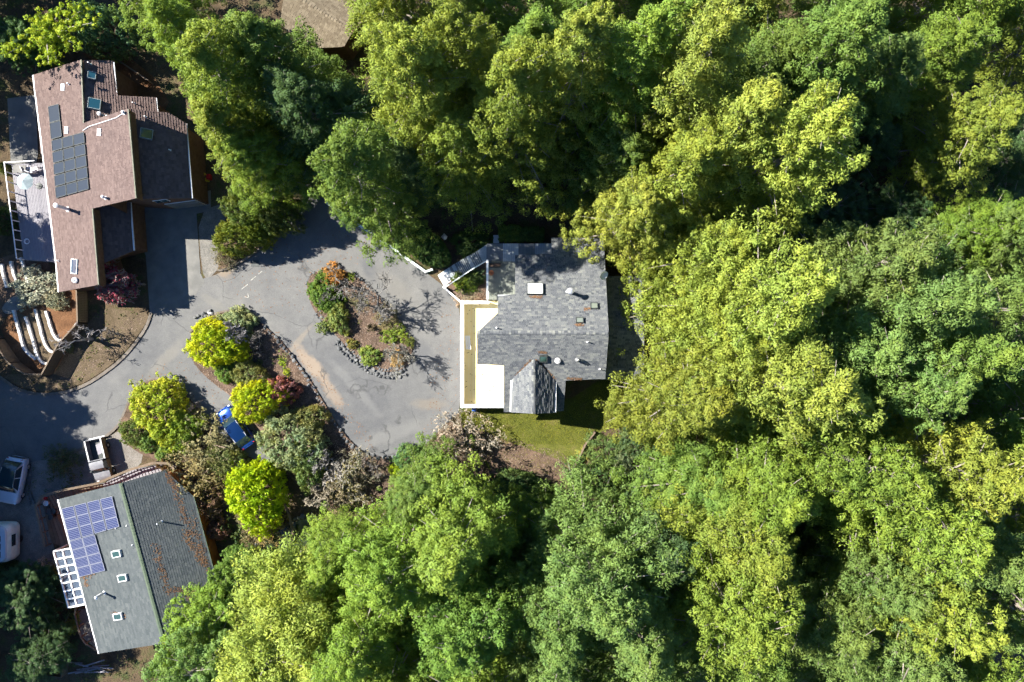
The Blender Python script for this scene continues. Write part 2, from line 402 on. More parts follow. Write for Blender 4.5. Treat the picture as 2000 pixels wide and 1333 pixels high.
sheet('dry_verge', [(0, 732), (38, 755), (90, 768), (150, 757), (212, 719), (248, 684), (283, 638), (294, 612), (260, 608), (200, 600), (165, 640), (110, 738), (60, 730)], .05, MT['dry_lawn'], 1)
sheet('lawn', [(893, 802), (940, 795), (1100, 790), (1180, 735), (1260, 735), (1250, 830), (1165, 842), (1135, 880), (1105, 934), (1030, 930), (960, 926), (935, 885), (905, 850)], .012, MT['lawn'], 1)
sheet('mulch_bed', [(895, 860), (960, 905), (960, 940), (1110, 940), (1115, 905), (1040, 880), (985, 860), (930, 835)], .018, MT['mulch'], 2)
island_a = [(600, 548), (612, 533), (650, 520), (690, 535), (722, 560), (758, 597), (790, 640), (808, 682), (800, 714), (770, 728), (735, 724), (702, 702), (668, 668), (640, 636), (615, 610), (602, 578)]
island_b = [(370, 660), (398, 620), (440, 605), (487, 612), (518, 637), (548, 664), (578, 702), (606, 742), (634, 787), (658, 828), (690, 868), (728, 895), (775, 893), (830, 880), (868, 830), (885, 822), (905, 850),
            (960, 930), (880, 960), (760, 960), (640, 1000), (565, 930), (520, 880), (497, 832), (456, 776), (415, 747), (385, 718), (369, 688)]
sheet('planting_bed', island_a, .17, MT['mulch'], 2, .17)
sheet('planting_bed', island_b, .16, MT['mulch'], 1, .16)
sheet('planting_bed', [(240, 812), (258, 768), (286, 743), (315, 737), (342, 748), (372, 782), (402, 818), (432, 852), (470, 890), (515, 912), (560, 960), (480, 1015), (400, 955), (320, 905), (262, 880), (232, 848)], .14, MT['mulch'], 1, .14)
sheet('planting_bed', [(425, 525), (440, 530), (500, 495), (545, 452), (590, 402), (560, 380), (480, 380), (430, 440)], .16, MT['mulch'], 1, .16)
sheet('planting_bed', [(872, 558), (903, 588), (950, 586), (950, 512), (905, 528)], .3, MT['mulch'], 0, .3)
sheet('garden_soil', [(0, 640), (25, 605), (155, 560), (152, 640), (105, 735), (70, 733), (35, 712)], .03, MT['terracotta_mulch'], 0)
sheet('garden_soil', [(0, 505), (80, 480), (115, 560), (110, 590), (40, 615), (0, 620)], .026, MT['mulch'], 0)
sheet('stone_path', [(3, 600), (30, 575), (80, 570), (85, 585), (45, 600), (22, 615), (8, 612)], .05, MT['pale_concrete'], 1)
sheet('dirt_yard', [(160, 105), (230, 95), (300, 150), (330, 200), (300, 260), (225, 230), (215, 140)], .014, MT['terracotta_mulch'], 0)
sheet('patio_slab', [(15, 193), (70, 186), (75, 300), (70, 330), (22, 325)], .05, MT['concrete'], 0)
sheet('pond_water', [(505, 1065), (520, 1045), (560, 1030), (590, 1012), (618, 1015), (612, 1045), (590, 1075), (550, 1085), (515, 1085)], .03, MT['water'], 2)
# raised curbs along the drive
def strip(name, pts, wd, ht, mat, z0=0.0, it=2, kind='structure'):
    pts = smooth_loop(pts, it, False); m = MB()
    c = [gp(x, y, z0) for x, y in pts]; L, R = [], []
    for i, p in enumerate(c):
        d = (c[min(i+1, len(c)-1)] - c[max(i-1, 0)]); d.z = 0; d.normalize()
        q = Vector((-d.y, d.x, 0)) * wd/2; L.append(p+q); R.append(p-q)
    up = Vector((0, 0, ht))
    for i in range(len(c)-1):
        m.add([L[i], R[i], R[i+1], L[i+1], L[i]+up, R[i]+up, R[i+1]+up, L[i+1]+up], [[4, 5, 6, 7], [0, 4, 7, 3], [1, 2, 6, 5]])
    m.add([L[0], R[0], R[0]+up, L[0]+up], [[0, 1, 2, 3]]); m.add([L[-1], R[-1], R[-1]+up, L[-1]+up], [[3, 2, 1, 0]])
    if kind: return m.build(name, mat, kind=kind)
    return m
strip('curb', [(-60, 702), (0, 735), (38, 763), (90, 773), (155, 761), (215, 723), (252, 689), (287, 641), (296, 612)], .28, .13, MT['curb'])
strip('curb', [(240, 815), (258, 770), (284, 744), (313, 737), (341, 747), (371, 780)], .2, .15, MT['curb'])
strip('curb', [(425, 528), (440, 529), (500, 496), (546, 452), (589, 402)], .22, .2, MT['curb'])
strip('curb', [(142, 884), (190, 864), (228, 838), (240, 815)], .25, .13, MT['curb'])
strip('curb', [(372, 650), (398, 621), (440, 607), (470, 607)], .2, .18, MT['curb'])
m_ = strip('retaining_wall', [(640, 398), (700, 440), (728, 458), (786, 499), (832, 532), (846, 527)], .22, .5, None, it=0, kind=None)
single('retaining_wall', m_, MT['mint_paint'], 'low pale mint retaining wall along the upper edge of the driveway', 'wall')
m_ = strip('garden_wall', [(866, 561), (902, 592)], .16, .55, None, it=0, kind=None)
single('garden_wall', m_, MT['white_paint'], 'short white wall between driveway and small triangular flower bed', 'wall')
# worn paint marks on the asphalt
m_ = MB()
for a, b in (((478, 580), (486, 582)), ((486, 582), (484, 573)), ((490, 548), (500, 540)), ((505, 536), (512, 530)), ((471, 566), (484, 556))):
    d = (P(*b)-P(*a)).normalized(); q = Vector((-d.y, d.x, 0))*.035
    z = Vector((0, 0, .026)); m_.poly([P(*a)+q+z, P(*a)-q+z, P(*b)-q+z, P(*b)+q+z])
m_.build('road_markings', M('worn_paint', (.13, .13, .12), (.42, .4, .35), .8, 7, 5, world=True), kind='structure')

# ------------------------------------------------------------------ roofs
def frame_of(n):
    h = Vector((0, 0, 1)).cross(n)
    if h.length < 1e-4: h = Vector((1, 0, 0))
    h.normalize(); u = n.cross(h)
    if u.z < 0: h, u = -h, -u
    return h, u
def scan(poly, b):
    xs = []
    n = len(poly)
    for i in range(n):
        (x0, y0), (x1, y1) = poly[i], poly[(i+1) % n]
        if (y0 <= b < y1) or (y1 <= b < y0): xs.append(x0 + (b-y0)*(x1-x0)/(y1-y0))
    xs.sort(); return [(xs[i], xs[i+1]) for i in range(0, len(xs)-1, 2)]
def shingles(pts, n, mat, parent, course=.2, tab=(.22, .5), thick=.03, seed=1, name='shingles'):
    rg = random.Random(seed); h, u = frame_of(n); o = pts[0]
    pl = [((p-o).dot(h), (p-o).dot(u)) for p in pts]
    b0 = min(q[1] for q in pl); b1 = max(q[1] for q in pl); m = MB(); r = 0
    base = Vector(n)*.012
    def W(a, b, t): return o + h*a + u*b + n*t + base
    while b0 + r*course < b1 - .02:
        lo_b = b0 + r*course; hi_b = min(lo_b + course*1.08, b1); r += 1
        A = scan(pl, lo_b + .003); B = scan(pl, min(lo_b+course, b1) - .003)
        if len(A) != len(B): A = B = scan(pl, lo_b + course*.5)
        for (l0, h0), (l1, h1) in zip(A, B):
            a = min(l0, l1) - rg.random()*tab[0]; end = max(h0, h1)
            while a < end:
                wd = rg.uniform(*tab); c0 = lambda v: min(max(v, l0), h0); c1 = lambda v: min(max(v, l1), h1)
                x0, x1, y0, y1 = c0(a+.006), c0(a+wd-.006), c1(a+.006), c1(a+wd-.006); a += wd
                if x1-x0 < .02 and y1-y0 < .02: continue
                t = thick*rg.uniform(.7, 1.25); e = rg.uniform(-.012, .006)
                tt = rg.random()*.8 + .2*rg.random()
                m.add([W(x0, lo_b+e, t), W(x1, lo_b+e, t), W(y1, hi_b, .004), W(y0, hi_b, .004), W(x0, lo_b+e, -.01), W(x1, lo_b+e, -.01)],
                      [[0, 1, 2, 3], [4, 5, 1, 0], [5, 2, 1], [4, 0, 3]], tt)
    return m.build(name, mat, parent, kind='stuff')
def roof_plane(house, pl, pix, mat, fascia, course=.2, tab=(.22, .5), thick=.03, seed=1, slab=.14, name='roof'):
    """one slope of a roof: a slab with its courses of shingles; pix is its outline in the photograph on plane pl"""
    pts = [on(pl, *q) for q in pix]
    ar = sum(pts[i].x*pts[(i+1) % len(pts)].y - pts[(i+1) % len(pts)].x*pts[i].y for i in range(len(pts)))
    if ar < 0: pts = pts[::-1]
    r = MB().prism(pts, slab).build(name, fascia, house)
    shingles(pts, pl[0], mat, r, course, tab, thick, seed)
    return pts
def ridge_caps(house, a, b, mat, wd=.3, step=.28, n1=None, drop=.3):
    d = (b-a); L = d.length; d.normalize(); s = Vector((-d.y, d.x, 0)).normalized()
    m = MB(); k = int(L/step)
    for i in range(k):
        p = a + d*(i*step); q = a + d*((i+1)*step*1.0)
        z0, z1 = Vector((0, 0, .05)), Vector((0, 0, .085)); dn = Vector((0, 0, -wd/2*drop))
        m.add([p+z0-s*wd/2+dn, p+z0, p+z0+s*wd/2+dn, q+z1-s*wd/2+dn, q+z1, q+z1+s*wd/2+dn], [[0, 1, 4, 3], [1, 2, 5, 4], [3, 4, 5]])
    m.build('ridge_caps', mat, house, kind='stuff')
def inset(pts, d):
    out = []; n = len(pts)
    ar = sum(pts[i].x*pts[(i+1) % n].y - pts[(i+1) % n].x*pts[i].y for i in range(n)); sg = 1 if ar > 0 else -1
    for i in range(n):
        a, b, c = pts[i-1], pts[i], pts[(i+1) % n]
        e1 = Vector((b.x-a.x, b.y-a.y)).normalized(); e2 = Vector((c.x-b.x, c.y-b.y)).normalized()
        n1 = Vector((-e1.y, e1.x))*sg; n2 = Vector((-e2.y, e2.x))*sg
        k = 1 + n1.dot(n2); v = (n1+n2)/max(k, .3)*d
        out.append(Vector((b.x+v.x, b.y+v.y, 0)))
    return out
def inside(pts, x, y):
    c = False; n = len(pts)
    for i in range(n):
        a, b = pts[i], pts[(i+1) % n]
        if (a.y > y) != (b.y > y) and x < (b.x-a.x)*(y-a.y)/(b.y-a.y)+a.x: c = not c
    return c
def walls(house, foot, slopes, mat, ins=.35, z0=0.0, gap=.13, seg=.3, name='wall'):
    """walls under the roof slopes, following their undersides; one mesh per side"""
    f = inset(foot, ins); n = len(f)
    def rz(x, y):
        best = [pz(pl, x, y) for pl, pts in slopes if inside(pts, x, y)]
        if best: return max(best)
        bd, bzv = 1e9, 3
        for pl, pts in slopes:
            cx = sum(p.x for p in pts)/len(pts); cy = sum(p.y for p in pts)/len(pts)
            d = (cx-x)**2+(cy-y)**2
            if d < bd: bd, bzv = d, pz(pl, x, y)
        return bzv
    for i in range(n):
        a, b = f[i], f[(i+1) % n]; L = (b-a).length; k = max(1, int(L/seg)); m = MB()
        vs_ = []
        for j in range(k+1):
            p = a.lerp(b, j/k); vs_ += [Vector((p.x, p.y, z0)), Vector((p.x, p.y, rz(p.x, p.y)-gap-.02))]
        m.add(vs_, [[2*j, 2*j+2, 2*j+3, 2*j+1] for j in range(k)])
        m.build(name, mat, house)
    return f
def skylight(house, pl, px, py, wm, hm, ang=0, curb=.22, glass='glass_teal', frame='rim_metal', dome=0.0, name='skylight', rim=.07):
    c = on(pl, px, py); n = pl[0]
    h = Vector((math.cos(rad(ang)), math.sin(rad(ang)), 0)); h = (h - n*h.dot(n)).normalized(); u = n.cross(h)
    Mx = Matrix((h, u, n)).transposed()
    m = MB()
    for sx, sy, a, b in ((0, hm/2-rim/2, wm, rim), (0, -hm/2+rim/2, wm, rim), (wm/2-rim/2, 0, rim, hm-2*rim), (-wm/2+rim/2, 0, rim, hm-2*rim)):
        m.box(c + h*sx + u*sy + n*(curb/2), (a, b, curb), M=Mx)
    o = m.build(name, MT[frame], house)
    gm = MB(); a, b = wm/2-rim, hm/2-rim
    def Q(x, y, z): return c + h*x + u*y + n*z
    zt = curb - .02
    if dome:
        k = 6; grid = []
        for i in range(k+1):
            for j in range(k+1):
                fx, fy = i/k*2-1, j/k*2-1
                grid.append(Q(fx*a, fy*b, zt + dome*(1-fx**4)*(1-fy**4)))
        gm.add(grid, [[i*(k+1)+j, (i+1)*(k+1)+j, (i+1)*(k+1)+j+1, i*(k+1)+j+1] for i in range(k) for j in range(k)])
    else: gm.poly([Q(-a, -b, zt), Q(a, -b, zt), Q(a, b, zt), Q(-a, b, zt)])
    gm.build('glass', MT[glass], o, smooth=bool(dome))
    return o
def pipe(house, pl, px, py, r, ht, cap=None, mat='white_trim', name='vent_pipe'):
    c = on(pl, px, py); m = MB()
    m.lathe(c + Vector((0, 0, -.15)), [(r*1.9, 0), (r*1.9, .17), (r, .22), (r, ht+.15)], 12)
    o = m.build(name, MT[mat], house, smooth=False)
    if cap:
        MB().lathe(c + Vector((0, 0, ht)), [(r*.9, 0), (cap, .05), (cap, .1), (cap*.55, .17), (.02, .2)], 14).build('rain_cap', MT[mat], o)
    return o
def turbine(house, pl, px, py, r=.26, ht=.35, name='roof_vent', mat='white_trim'):
    c = on(pl, px, py); m = MB().lathe(c + Vector((0, 0, -.15)), [(r*.7, 0), (r*.7, .15+ht*.3)], 14)
    o = m.build(name, MT[mat], house)
    k = MB(); n = 14
    for q in range(n):
        a0, a1 = q*2*math.pi/n, (q+.75)*2*math.pi/n
        rows = []
        for rr, z in ((r*.72, .0), (r, ht*.35), (r*.85, ht*.75), (r*.3, ht)):
            rows.append((rr, z))
        vs_ = []
        for rr, z in rows:
            for a in (a0, a1): vs_.append(c + Vector((rr*math.cos(a), rr*math.sin(a), ht*.3+z)))
        k.add(vs_, [[2*i, 2*i+1, 2*i+3, 2*i+2] for i in range(3)])
    k.lathe(c + Vector((0, 0, ht*1.28)), [(r*.4, 0), (r*.3, .04), (.02, .06)], 12)
    k.build('turbine_head', MT[mat], o)
def gutter(house, pts, mat='white_trim', wd=.12, ht=.1, name='gutter', dz=-.02):
    m = MB()
    for a, b in zip(pts, pts[1:]): m.beam(a+Vector((0, 0, dz)), b+Vector((0, 0, dz)), wd, ht)
    return m.build(name, MT[mat], house)
def leaf_scatter(house, pts_world, n, mat, name='fallen_leaves', size=.06, seed=3, spread=.25):
    rg = random.Random(seed); m = MB()
    for i in range(n):
        c, nn = pts_world(rg)
        d = Vector((rg.uniform(-1, 1), rg.uniform(-1, 1), rg.uniform(-.3, .3))); s = size*rg.uniform(.6, 1.5)
        x = (d - nn*d.dot(nn)).normalized()*s; y = nn.cross(x)*.6
        c = c + nn*(.05 + rg.random()*.03); k = nn*rg.uniform(-.3, .3)*s
        m.add([c-x, c-y+k, c+x, c+y+k], [[0, 1, 2, 3]])
    return m.build(name, mat, house, kind='stuff')

# ---- the grey shingled house with the cream deck
house_a = thing('shingle_house', 'large grey shingled house with cream deck and cross gable dormer at the driveway end', 'house', P(1085, 640))
AN = plane3((932, 650, 7.4), (1189, 650, 7.4), (1179, 465, 4.4))
zs = 7.4 - 2.3
AS = plane3((932, 651, 7.4), (1189, 651, 7.4), (1082, 741, 5.0))
a_n = [(932, 650), (972, 612), (972, 576), (1006, 576), (1006, 498), (1077, 498), (1077, 465), (1179, 465), (1189, 650)]
a_s = [(932, 651), (1189, 651), (1182, 741), (1105, 741), (1101, 803), (984, 805), (984, 712), (932, 712)]
AN_p = roof_plane(house_a, AN, a_n, MT['sh_grey'], MT['grey_wall'], .16, (.16, .42), .026, 11)
AS_p = roof_plane(house_a, AS, a_s, MT['sh_grey'], MT['grey_wall'], .16, (.16, .42), .026, 12)
ridge_caps(house_a, on(AN, 932, 650), on(AN, 1189, 650), MT['sh_grey'], .34, .27)
dzr = 6.55
DL = plane3((1042, 702, dzr), (1042, 808, dzr), (998, 780, 4.9))
DR = plane3((1042.6, 702, dzr), (1042.6, 808, dzr), (1083.5, 780, 4.9))
dl = [(1042, 702), (1000, 741), (998.5, 806), (1042, 808.5)]; dr = [(1042.6, 702), (1042.6, 808.5), (1083, 806.5), (1084, 741)]
DL_p = roof_plane(house_a, DL, dl, MT['sh_grey'], MT['grey_wall'], .19, (.2, .5), .03, 13)
DR_p = roof_plane(house_a, DR, dr, MT['sh_grey'], MT['grey_wall'], .19, (.2, .5), .075, 14)
ridge_caps(house_a, on(DL, 1042, 703), on(DL, 1042, 808), MT['sh_grey'], .3, .27)
gutter(house_a, [on(DL, 1000, 743)+Vector((-.08, 0, -.03)), on(DL, 998.5, 805)+Vector((-.08, 0, -.03))]); gutter(house_a, [on(DR, 1084, 743)+Vector((.08, 0, -.03)), on(DR, 1083, 806)+Vector((.08, 0, -.03))])
foot_a = [on(AN, 972, 612), on(AN, 972, 576), on(AN, 1006, 576), on(AN, 1006, 498), on(AN, 1077, 498), on(AN, 1077, 465), on(AN, 1179, 465), on(AN, 1189, 650),
          on(AS, 1182, 741), on(AS, 1105, 741), on(AS, 1101, 803), on(AS, 984, 805), on(AS, 984, 712), on(AS, 950, 712), on(AS, 950, 640)]
walls(house_a, foot_a, [(AN, AN_p), (AS, AS_p)], MT['grey_wall'], .35)
m = MB()    # gable wall of the dormer
a, b, c = on(DL, 1002, 799), on(DL, 1042, 801), on(DR, 1080, 799)
m.poly([Vector((a.x, a.y, 2.6)), Vector((c.x, c.y, 2.6)), c+Vector((0, 0, -.15)), b+Vector((0, 0, -.15)), a+Vector((0, 0, -.15))]).build('gable_wall', MT['grey_wall'], house_a)
# the lower wing beside it
zl = 3.1
LN = plane3((1170, 638, zl+1.0), (1290, 638, zl+1.0), (1200, 540, zl-.3)); LS = plane3((1170, 639, zl+1.0), (1290, 639, zl+1.0), (1200, 745, zl-.4))
LN_p = roof_plane(house_a, LN, [(1183, 540), (1258, 540), (1258, 638), (1183, 638)], MT['sh_grey'], MT['grey_wall'], .19, (.2, .5), .03, 15)
LS_p = roof_plane(house_a, LS, [(1183, 639), (1258, 639), (1258, 742), (1176, 742)], MT['sh_grey'], MT['grey_wall'], .19, (.2, .5), .03, 16)
walls(house_a, [on(LN, 1180, 540), on(LN, 1258, 540), on(LS, 1258, 742), on(LS, 1172, 742)], [(LN, LN_p), (LS, LS_p)], MT['grey_wall'], .35)
skylight(house_a, AN, 1045, 566, 1.45, 1.1, 0, .28, 'glass_white', 'dark_metal', 0.0)
skylight(house_a, AN, 1160, 599, .66, .58, 0, .25, 'glass_pale', 'dark_metal')
skylight(house_a, AN, 1132, 627, .66, .52, 0, .25, 'glass_pale', 'dark_metal')
skylight(house_a, AS, 1061, 699, .7, .64, 0, .3, 'glass_green', 'dark_metal', .06)
turbine(house_a, AS, 1089, 705, .28, .3)
turbine(house_a, AS, 1126, 703, .2, .75, mat='rim_metal')
pipe(house_a, AN, 1112, 571, .16, 1.5, .28, 'rim_metal', 'flue_pipe')
for px, py in ((970, 641), (1147, 668), (1171, 721)): pipe(house_a, AN if py < 650 else AS, px, py, .05, .5)
# satellite dish
dish = MB(); c = on(AN, 1176, 539) + Vector((0, 0, .75)); ax = Vector((.5, -.55, .65)).normalized(); e1 = ax.orthogonal().normalized(); e2 = ax.cross(e1)
rings = [(0, 0), (.18, .02), (.32, .065), (.42, .12)]
vs_ = [c]; fs_ = []
for ri, (rr, dd) in enumerate(rings[1:]):
    for q in range(18): vs_.append(c + ax*dd + e1*(rr*math.cos(q*math.pi/9)) + e2*(rr*1.1*math.sin(q*math.pi/9)))
for q in range(18): fs_.append([0, 1+q, 1+(q+1) % 18])
for ri in range(2):
    for q in range(18): a = 1+ri*18+q; b = 1+ri*18+(q+1) % 18; fs_.append([a, a+18, b+18, b])
dish.add(vs_, fs_)
dish_o = thing('satellite_dish', 'white oval satellite dish on the grey roof edge near the tall trees', 'satellite dish', on(AN, 1176, 540))
dish.build('reflector', MT['white_trim'], dish_o, smooth=True)
b0 = on(AN, 1174, 545)
MB().tube([b0, b0+Vector((0, 0, .45)), c-ax*.05], .03, 6).build('mast', MT['rim_metal'], dish_o)
MB().tube([c-e2*.42, c+ax*.45], .018, 5).lathe(c+ax*.45, [(.05, -.05), (.05, .06)], 8).build('feed_arm', MT['rim_metal'], dish_o)
def scat_line(pl, segs, sd):
    def f(rg):
        a, b = segs[rg.randrange(len(segs))]; t = rg.random()
        return on(pl, a[0]+(b[0]-a[0])*t+rg.gauss(0, sd), a[1]+(b[1]-a[1])*t+rg.gauss(0, sd)), pl[0]
    return f
leaf_scatter(house_a, scat_line(AS, [((1046, 702), (1084, 739)), ((1038, 702), (1008, 732)), ((1108, 739), (1135, 740)), ((1052, 687), (1068, 689))], 1.2), 420, MT['leaf_litter'], size=.055)
leaf_scatter(house_a, scat_line(AN, [((1036, 580), (1058, 581)), ((1140, 606), (1152, 603)), ((1125, 635), (1138, 635))], 1.4), 220, MT['leaf_litter'], size=.055, seed=5)

# ---- cream deck with its solid rail
deck = thing('deck', 'cream timber deck with solid white rail along the driveway side of the grey house', 'deck', P(935, 700))
dz = 1.25; rz = 2.3
x0, x1 = P(902, 0, dz).x, P(988, 0, dz).x; yt, yb = P(0, 588, dz).y, P(0, 795, dz).y
xr = P(1008, 0, dz).x
k = int((xr-x0)/.21)
for i in range(k):
    xa = x0 + i*.21; m = MB()
    yb_ = yb if xa+.2 < x1 else P(0, 640, dz).y
    m.box((xa+.1, (yt+yb_)/2, dz-.02), (.2, yt-yb_, .04)); m.build('board', MT['cream_board'], deck)
m = MB(); m.box(((x0+x1)/2, (yt+yb)/2, dz-.2), (x1-x0, yt-yb, .28)); m.build('joist_frame', MT['white_trim'], deck)
for fx in (.02, .5, .98):
    for fy in (.02, .5, .98): MB().box((x0+(x1-x0)*fx, yb+(yt-yb)*fy, (dz-.3)/2), (.18, .18, dz-.3)).build('post', MT['white_trim'], deck)
def rail(parent, a, b, z0, z1, capw=.3, wt=.1, slot=True):
    a, b = Vector((a[0], a[1], 0)), Vector((b[0], b[1], 0))
    Z = lambda p, z: Vector((p.x, p.y, z))
    MB().beam(Z(a, z1-.03), Z(b, z1-.03), capw, .06).build('rail_cap', MT['white_paint'], parent)
    hh = (z1-.2) if slot else z1-.06
    MB().beam(Z(a, (z0+hh)/2), Z(b, (z0+hh)/2), wt, hh-z0).build('rail_panel', MT['white_paint'], parent)
    L = (b-a).length; n = max(2, int(L/1.8)+1)
    for i in range(n):
        p = a.lerp(b, i/(n-1)); MB().box((p.x, p.y, (z0+z1)/2-.04), (.13, .13, z1-z0-.08)).build('rail_post', MT['white_paint'], parent)
wx = P(902.5, 0, rz).x; ry0 = P(0, 591, rz).y; ry1 = P(0, 793.5, rz).y; rx1 = P(985, 0, rz).x
rail(deck, (wx, ry0+.15), (wx, ry1-.15), dz, rz, .34)
rail(deck, (wx+.17, ry0), (P(955, 0, rz).x, ry0), dz, rz, .3)
rail(deck, (wx+.17, ry1), (rx1, ry1), dz, rz, .34, slot=False)
# corner support walls below
MB().beam(Vector((wx-.02, ry0, dz*.5-.16)), Vector((wx-.02, ry1, dz*.5-.16)), .1, dz-.34).build('skirt', MT['white_trim'], deck)
bench = thing('bench', 'narrow white slatted bench standing on the cream deck by the rail', 'bench', gp(914, 668, dz))
bz = dz+.45
for j, xx in enumerate((909.5, 912.8, 916.1)):
    a, b = P(xx, 656, bz), P(xx+2.5, 683, bz); MB().beam(a, b, .13, .04).build('slat', MT['white_paint'], bench)
for yy in (659, 680): MB().beam(P(909.5, yy, dz+.2), P(918, yy, dz+.2), .08, .4).build('leg', MT['white_paint'], bench)
# ---- boardwalk, porch and steps on the entrance side
walk = thing('boardwalk', 'grey planked boardwalk of light and dark sections stepping up to the house entrance', 'walkway', P(980, 490))
wz = 1.1
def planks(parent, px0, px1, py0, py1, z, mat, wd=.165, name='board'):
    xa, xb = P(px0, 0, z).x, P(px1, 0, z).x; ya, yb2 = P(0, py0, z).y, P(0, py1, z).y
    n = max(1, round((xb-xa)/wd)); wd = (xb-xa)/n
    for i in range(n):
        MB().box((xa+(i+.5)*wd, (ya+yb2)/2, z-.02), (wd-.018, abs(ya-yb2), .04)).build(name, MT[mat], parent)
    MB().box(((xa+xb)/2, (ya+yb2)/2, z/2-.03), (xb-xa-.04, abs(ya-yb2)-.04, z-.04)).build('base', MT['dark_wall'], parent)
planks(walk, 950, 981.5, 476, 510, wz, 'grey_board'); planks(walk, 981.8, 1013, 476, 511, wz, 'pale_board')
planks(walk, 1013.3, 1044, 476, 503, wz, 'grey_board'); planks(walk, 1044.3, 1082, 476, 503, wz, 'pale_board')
porch = thing('porch', 'green grey planked porch floor between triangular flower bed and roof', 'porch', P(980, 545))
planks(porch, 953.5, 1015, 510.5, 586, wz-.02, 'green_board')
# flight of angled steps: lower end at the driveway
st = [((855, 538), (868, 561)), ((872, 526), (886, 550)), ((877, 523), (890, 547)), ((882, 520), (895, 545)), ((887, 516), (900, 540)), ((891, 514), (904, 537)), ((911, 502), (922, 526)), ((915, 500), (928, 522)), ((933, 490), (943, 512)), ((950, 478), (950, 508))]
stm = ['white_trim', 'pale_board', 'grey_board', 'pale_board', 'grey_board', 'grey_board', 'pale_board', 'grey_board', 'pale_board']
for i in range(len(st)-1):
    (a, b), (c, d) = st[i], st[i+1]; z = .22 + (wz-.22)*i/8.5
    q = [P(*a, z), P(*b, z), P(*d, z), P(*c, z)]
    n = max(1, int(((q[0]-q[3]).length)/.17))
    for j in range(n):
        t0, t1 = j/n+.02, (j+1)/n-.02
        MB().prism([q[0].lerp(q[3], t0), q[1].lerp(q[2], t0), q[1].lerp(q[2], t1), q[0].lerp(q[3], t1)], .05).build('tread', MT[stm[i]], walk)
    MB().prism([v+Vector((0, 0, -.055)) for v in q], z-.06).build('riser', MT['mint_paint'], walk)
def handrail(parent, pts, z, ht, mat='mint_paint', wd=.1):
    m = MB(); pp = [P(x, y, zz) + Vector((0, 0, ht)) for (x, y), zz in zip(pts, z)]
    for a, b in zip(pp, pp[1:]): m.beam(a, b, wd, .07)
    for a in pp: MB().box((a.x, a.y, a.z-ht/2-.04), (.09, .09, ht-.08)).build('post', MT[mat], parent)
    m.build('handrail', MT[mat], parent)
handrail(walk, [(871, 563), (905, 540), (925, 527), (951, 512)], [.25, .5, .8, wz], .85)
handrail(porch, [(952.5, 510), (952.5, 548), (952.5, 586)], [wz, wz, wz], .95, 'white_paint', .2)
for yy, zz in ((471, .9), (464, .6)): MB().box(P(969, yy, zz), (.55, .42, .1)).build('step', MT['pale_board'], walk)

# ---- the brown house with two ridges
house_b = thing('brown_house', 'brown shingled house with stepped ridges and dark roof panels beside the concrete drive', 'house', P(250, 350))
BW = plane3((65, 147, 3.4), (110, 570, 3.4), (158, 118, 5.7))
b_w = [(65, 147), (158, 117), (163, 241), (250, 213), (265, 388), (180, 408), (192, 557), (115, 571), (110, 515), (84, 300), (80, 300)]
BW_p = roof_plane(house_b, BW, b_w, MT['sh_brown'], MT['brown_wall'], .16, (.2, .45), .022, 21, .18)
zr1 = on(BW, 160, 180).z - .25; zr2 = on(BW, 257, 300).z - 1.15; zr3 = on(BW, 186, 480).z - 1.2
B1 = plane3((160, 118, zr1), (170, 240, zr1), (305, 200, zr1-2.3))
B2 = plane3((252, 213, zr2), (267, 388, zr2), (370, 310, zr2-2.2))
B3 = plane3((182, 408, zr3), (194, 557, zr3), (262, 480, zr3-1.3))
B1_p = roof_plane(house_b, B1, [(160, 118), (222, 119), (228, 187), (305, 191), (308, 218), (312, 224), (236, 224), (166, 241)], MT['sh_brown'], MT['brown_wall'], .22, (.2, .45), .05, 22, .18)
B2_p = roof_plane(house_b, B2, [(252, 213), (330, 221), (364, 242), (375.5, 388), (266, 389)], MT['sh_brown'], MT['brown_wall'], .22, (.2, .45), .05, 23, .18)
B3_p = roof_plane(house_b, B3, [(181, 409), (255, 395), (262, 490), (190, 520)], MT['sh_brown'], MT['brown_wall'], .22, (.2, .45), .05, 24, .18)
for a, b, pl in (((158, 118), (163, 241), BW), ((250, 214), (265, 388), BW), ((180, 408), (192, 557), BW)):
    p, q = on(pl, *a), on(pl, *b)
    MB().beam(p+Vector((.06, 0, 0)), q+Vector((.06, 0, 0)), .1, .2).build('flashing', MT['olive_flash'], house_b)
    MB().beam(p+Vector((-.02, 0, -.6)), q+Vector((-.02, 0, -.6)), .1, 1.05).build('clerestory_wall', MT['brown_wall'], house_b)
gutter(house_b, [on(BW, 65, 147), on(BW, 84, 300), on(BW, 110, 515), on(BW, 115, 571)], 'white_trim', .16, .12)
gutter(house_b, [on(B1, 222, 122), on(B1, 228, 187)]); gutter(house_b, [on(B1, 305, 192), on(B1, 308, 218)]); gutter(house_b, [on(B2, 364, 242), on(B2, 375.5, 388)]); gutter(house_b, [on(B3, 255, 396), on(B3, 262, 490)])
slb = [(BW, BW_p), (B1, B1_p), (B2, B2_p), (B3, B3_p)]
foot_b = [on(BW, 66, 148), on(BW, 158, 118), on(B1, 222, 121), on(B1, 228, 188), on(B1, 305, 192), on(B1, 308, 221), on(B2, 364, 242), on(B2, 375, 387), on(B2, 268, 388), on(B3, 256, 400), on(B3, 262, 488), on(B3, 192, 500), on(BW, 192, 556), on(BW, 115, 570)]
fb = walls(house_b, foot_b, slb, MT['brown_wall'], .3)
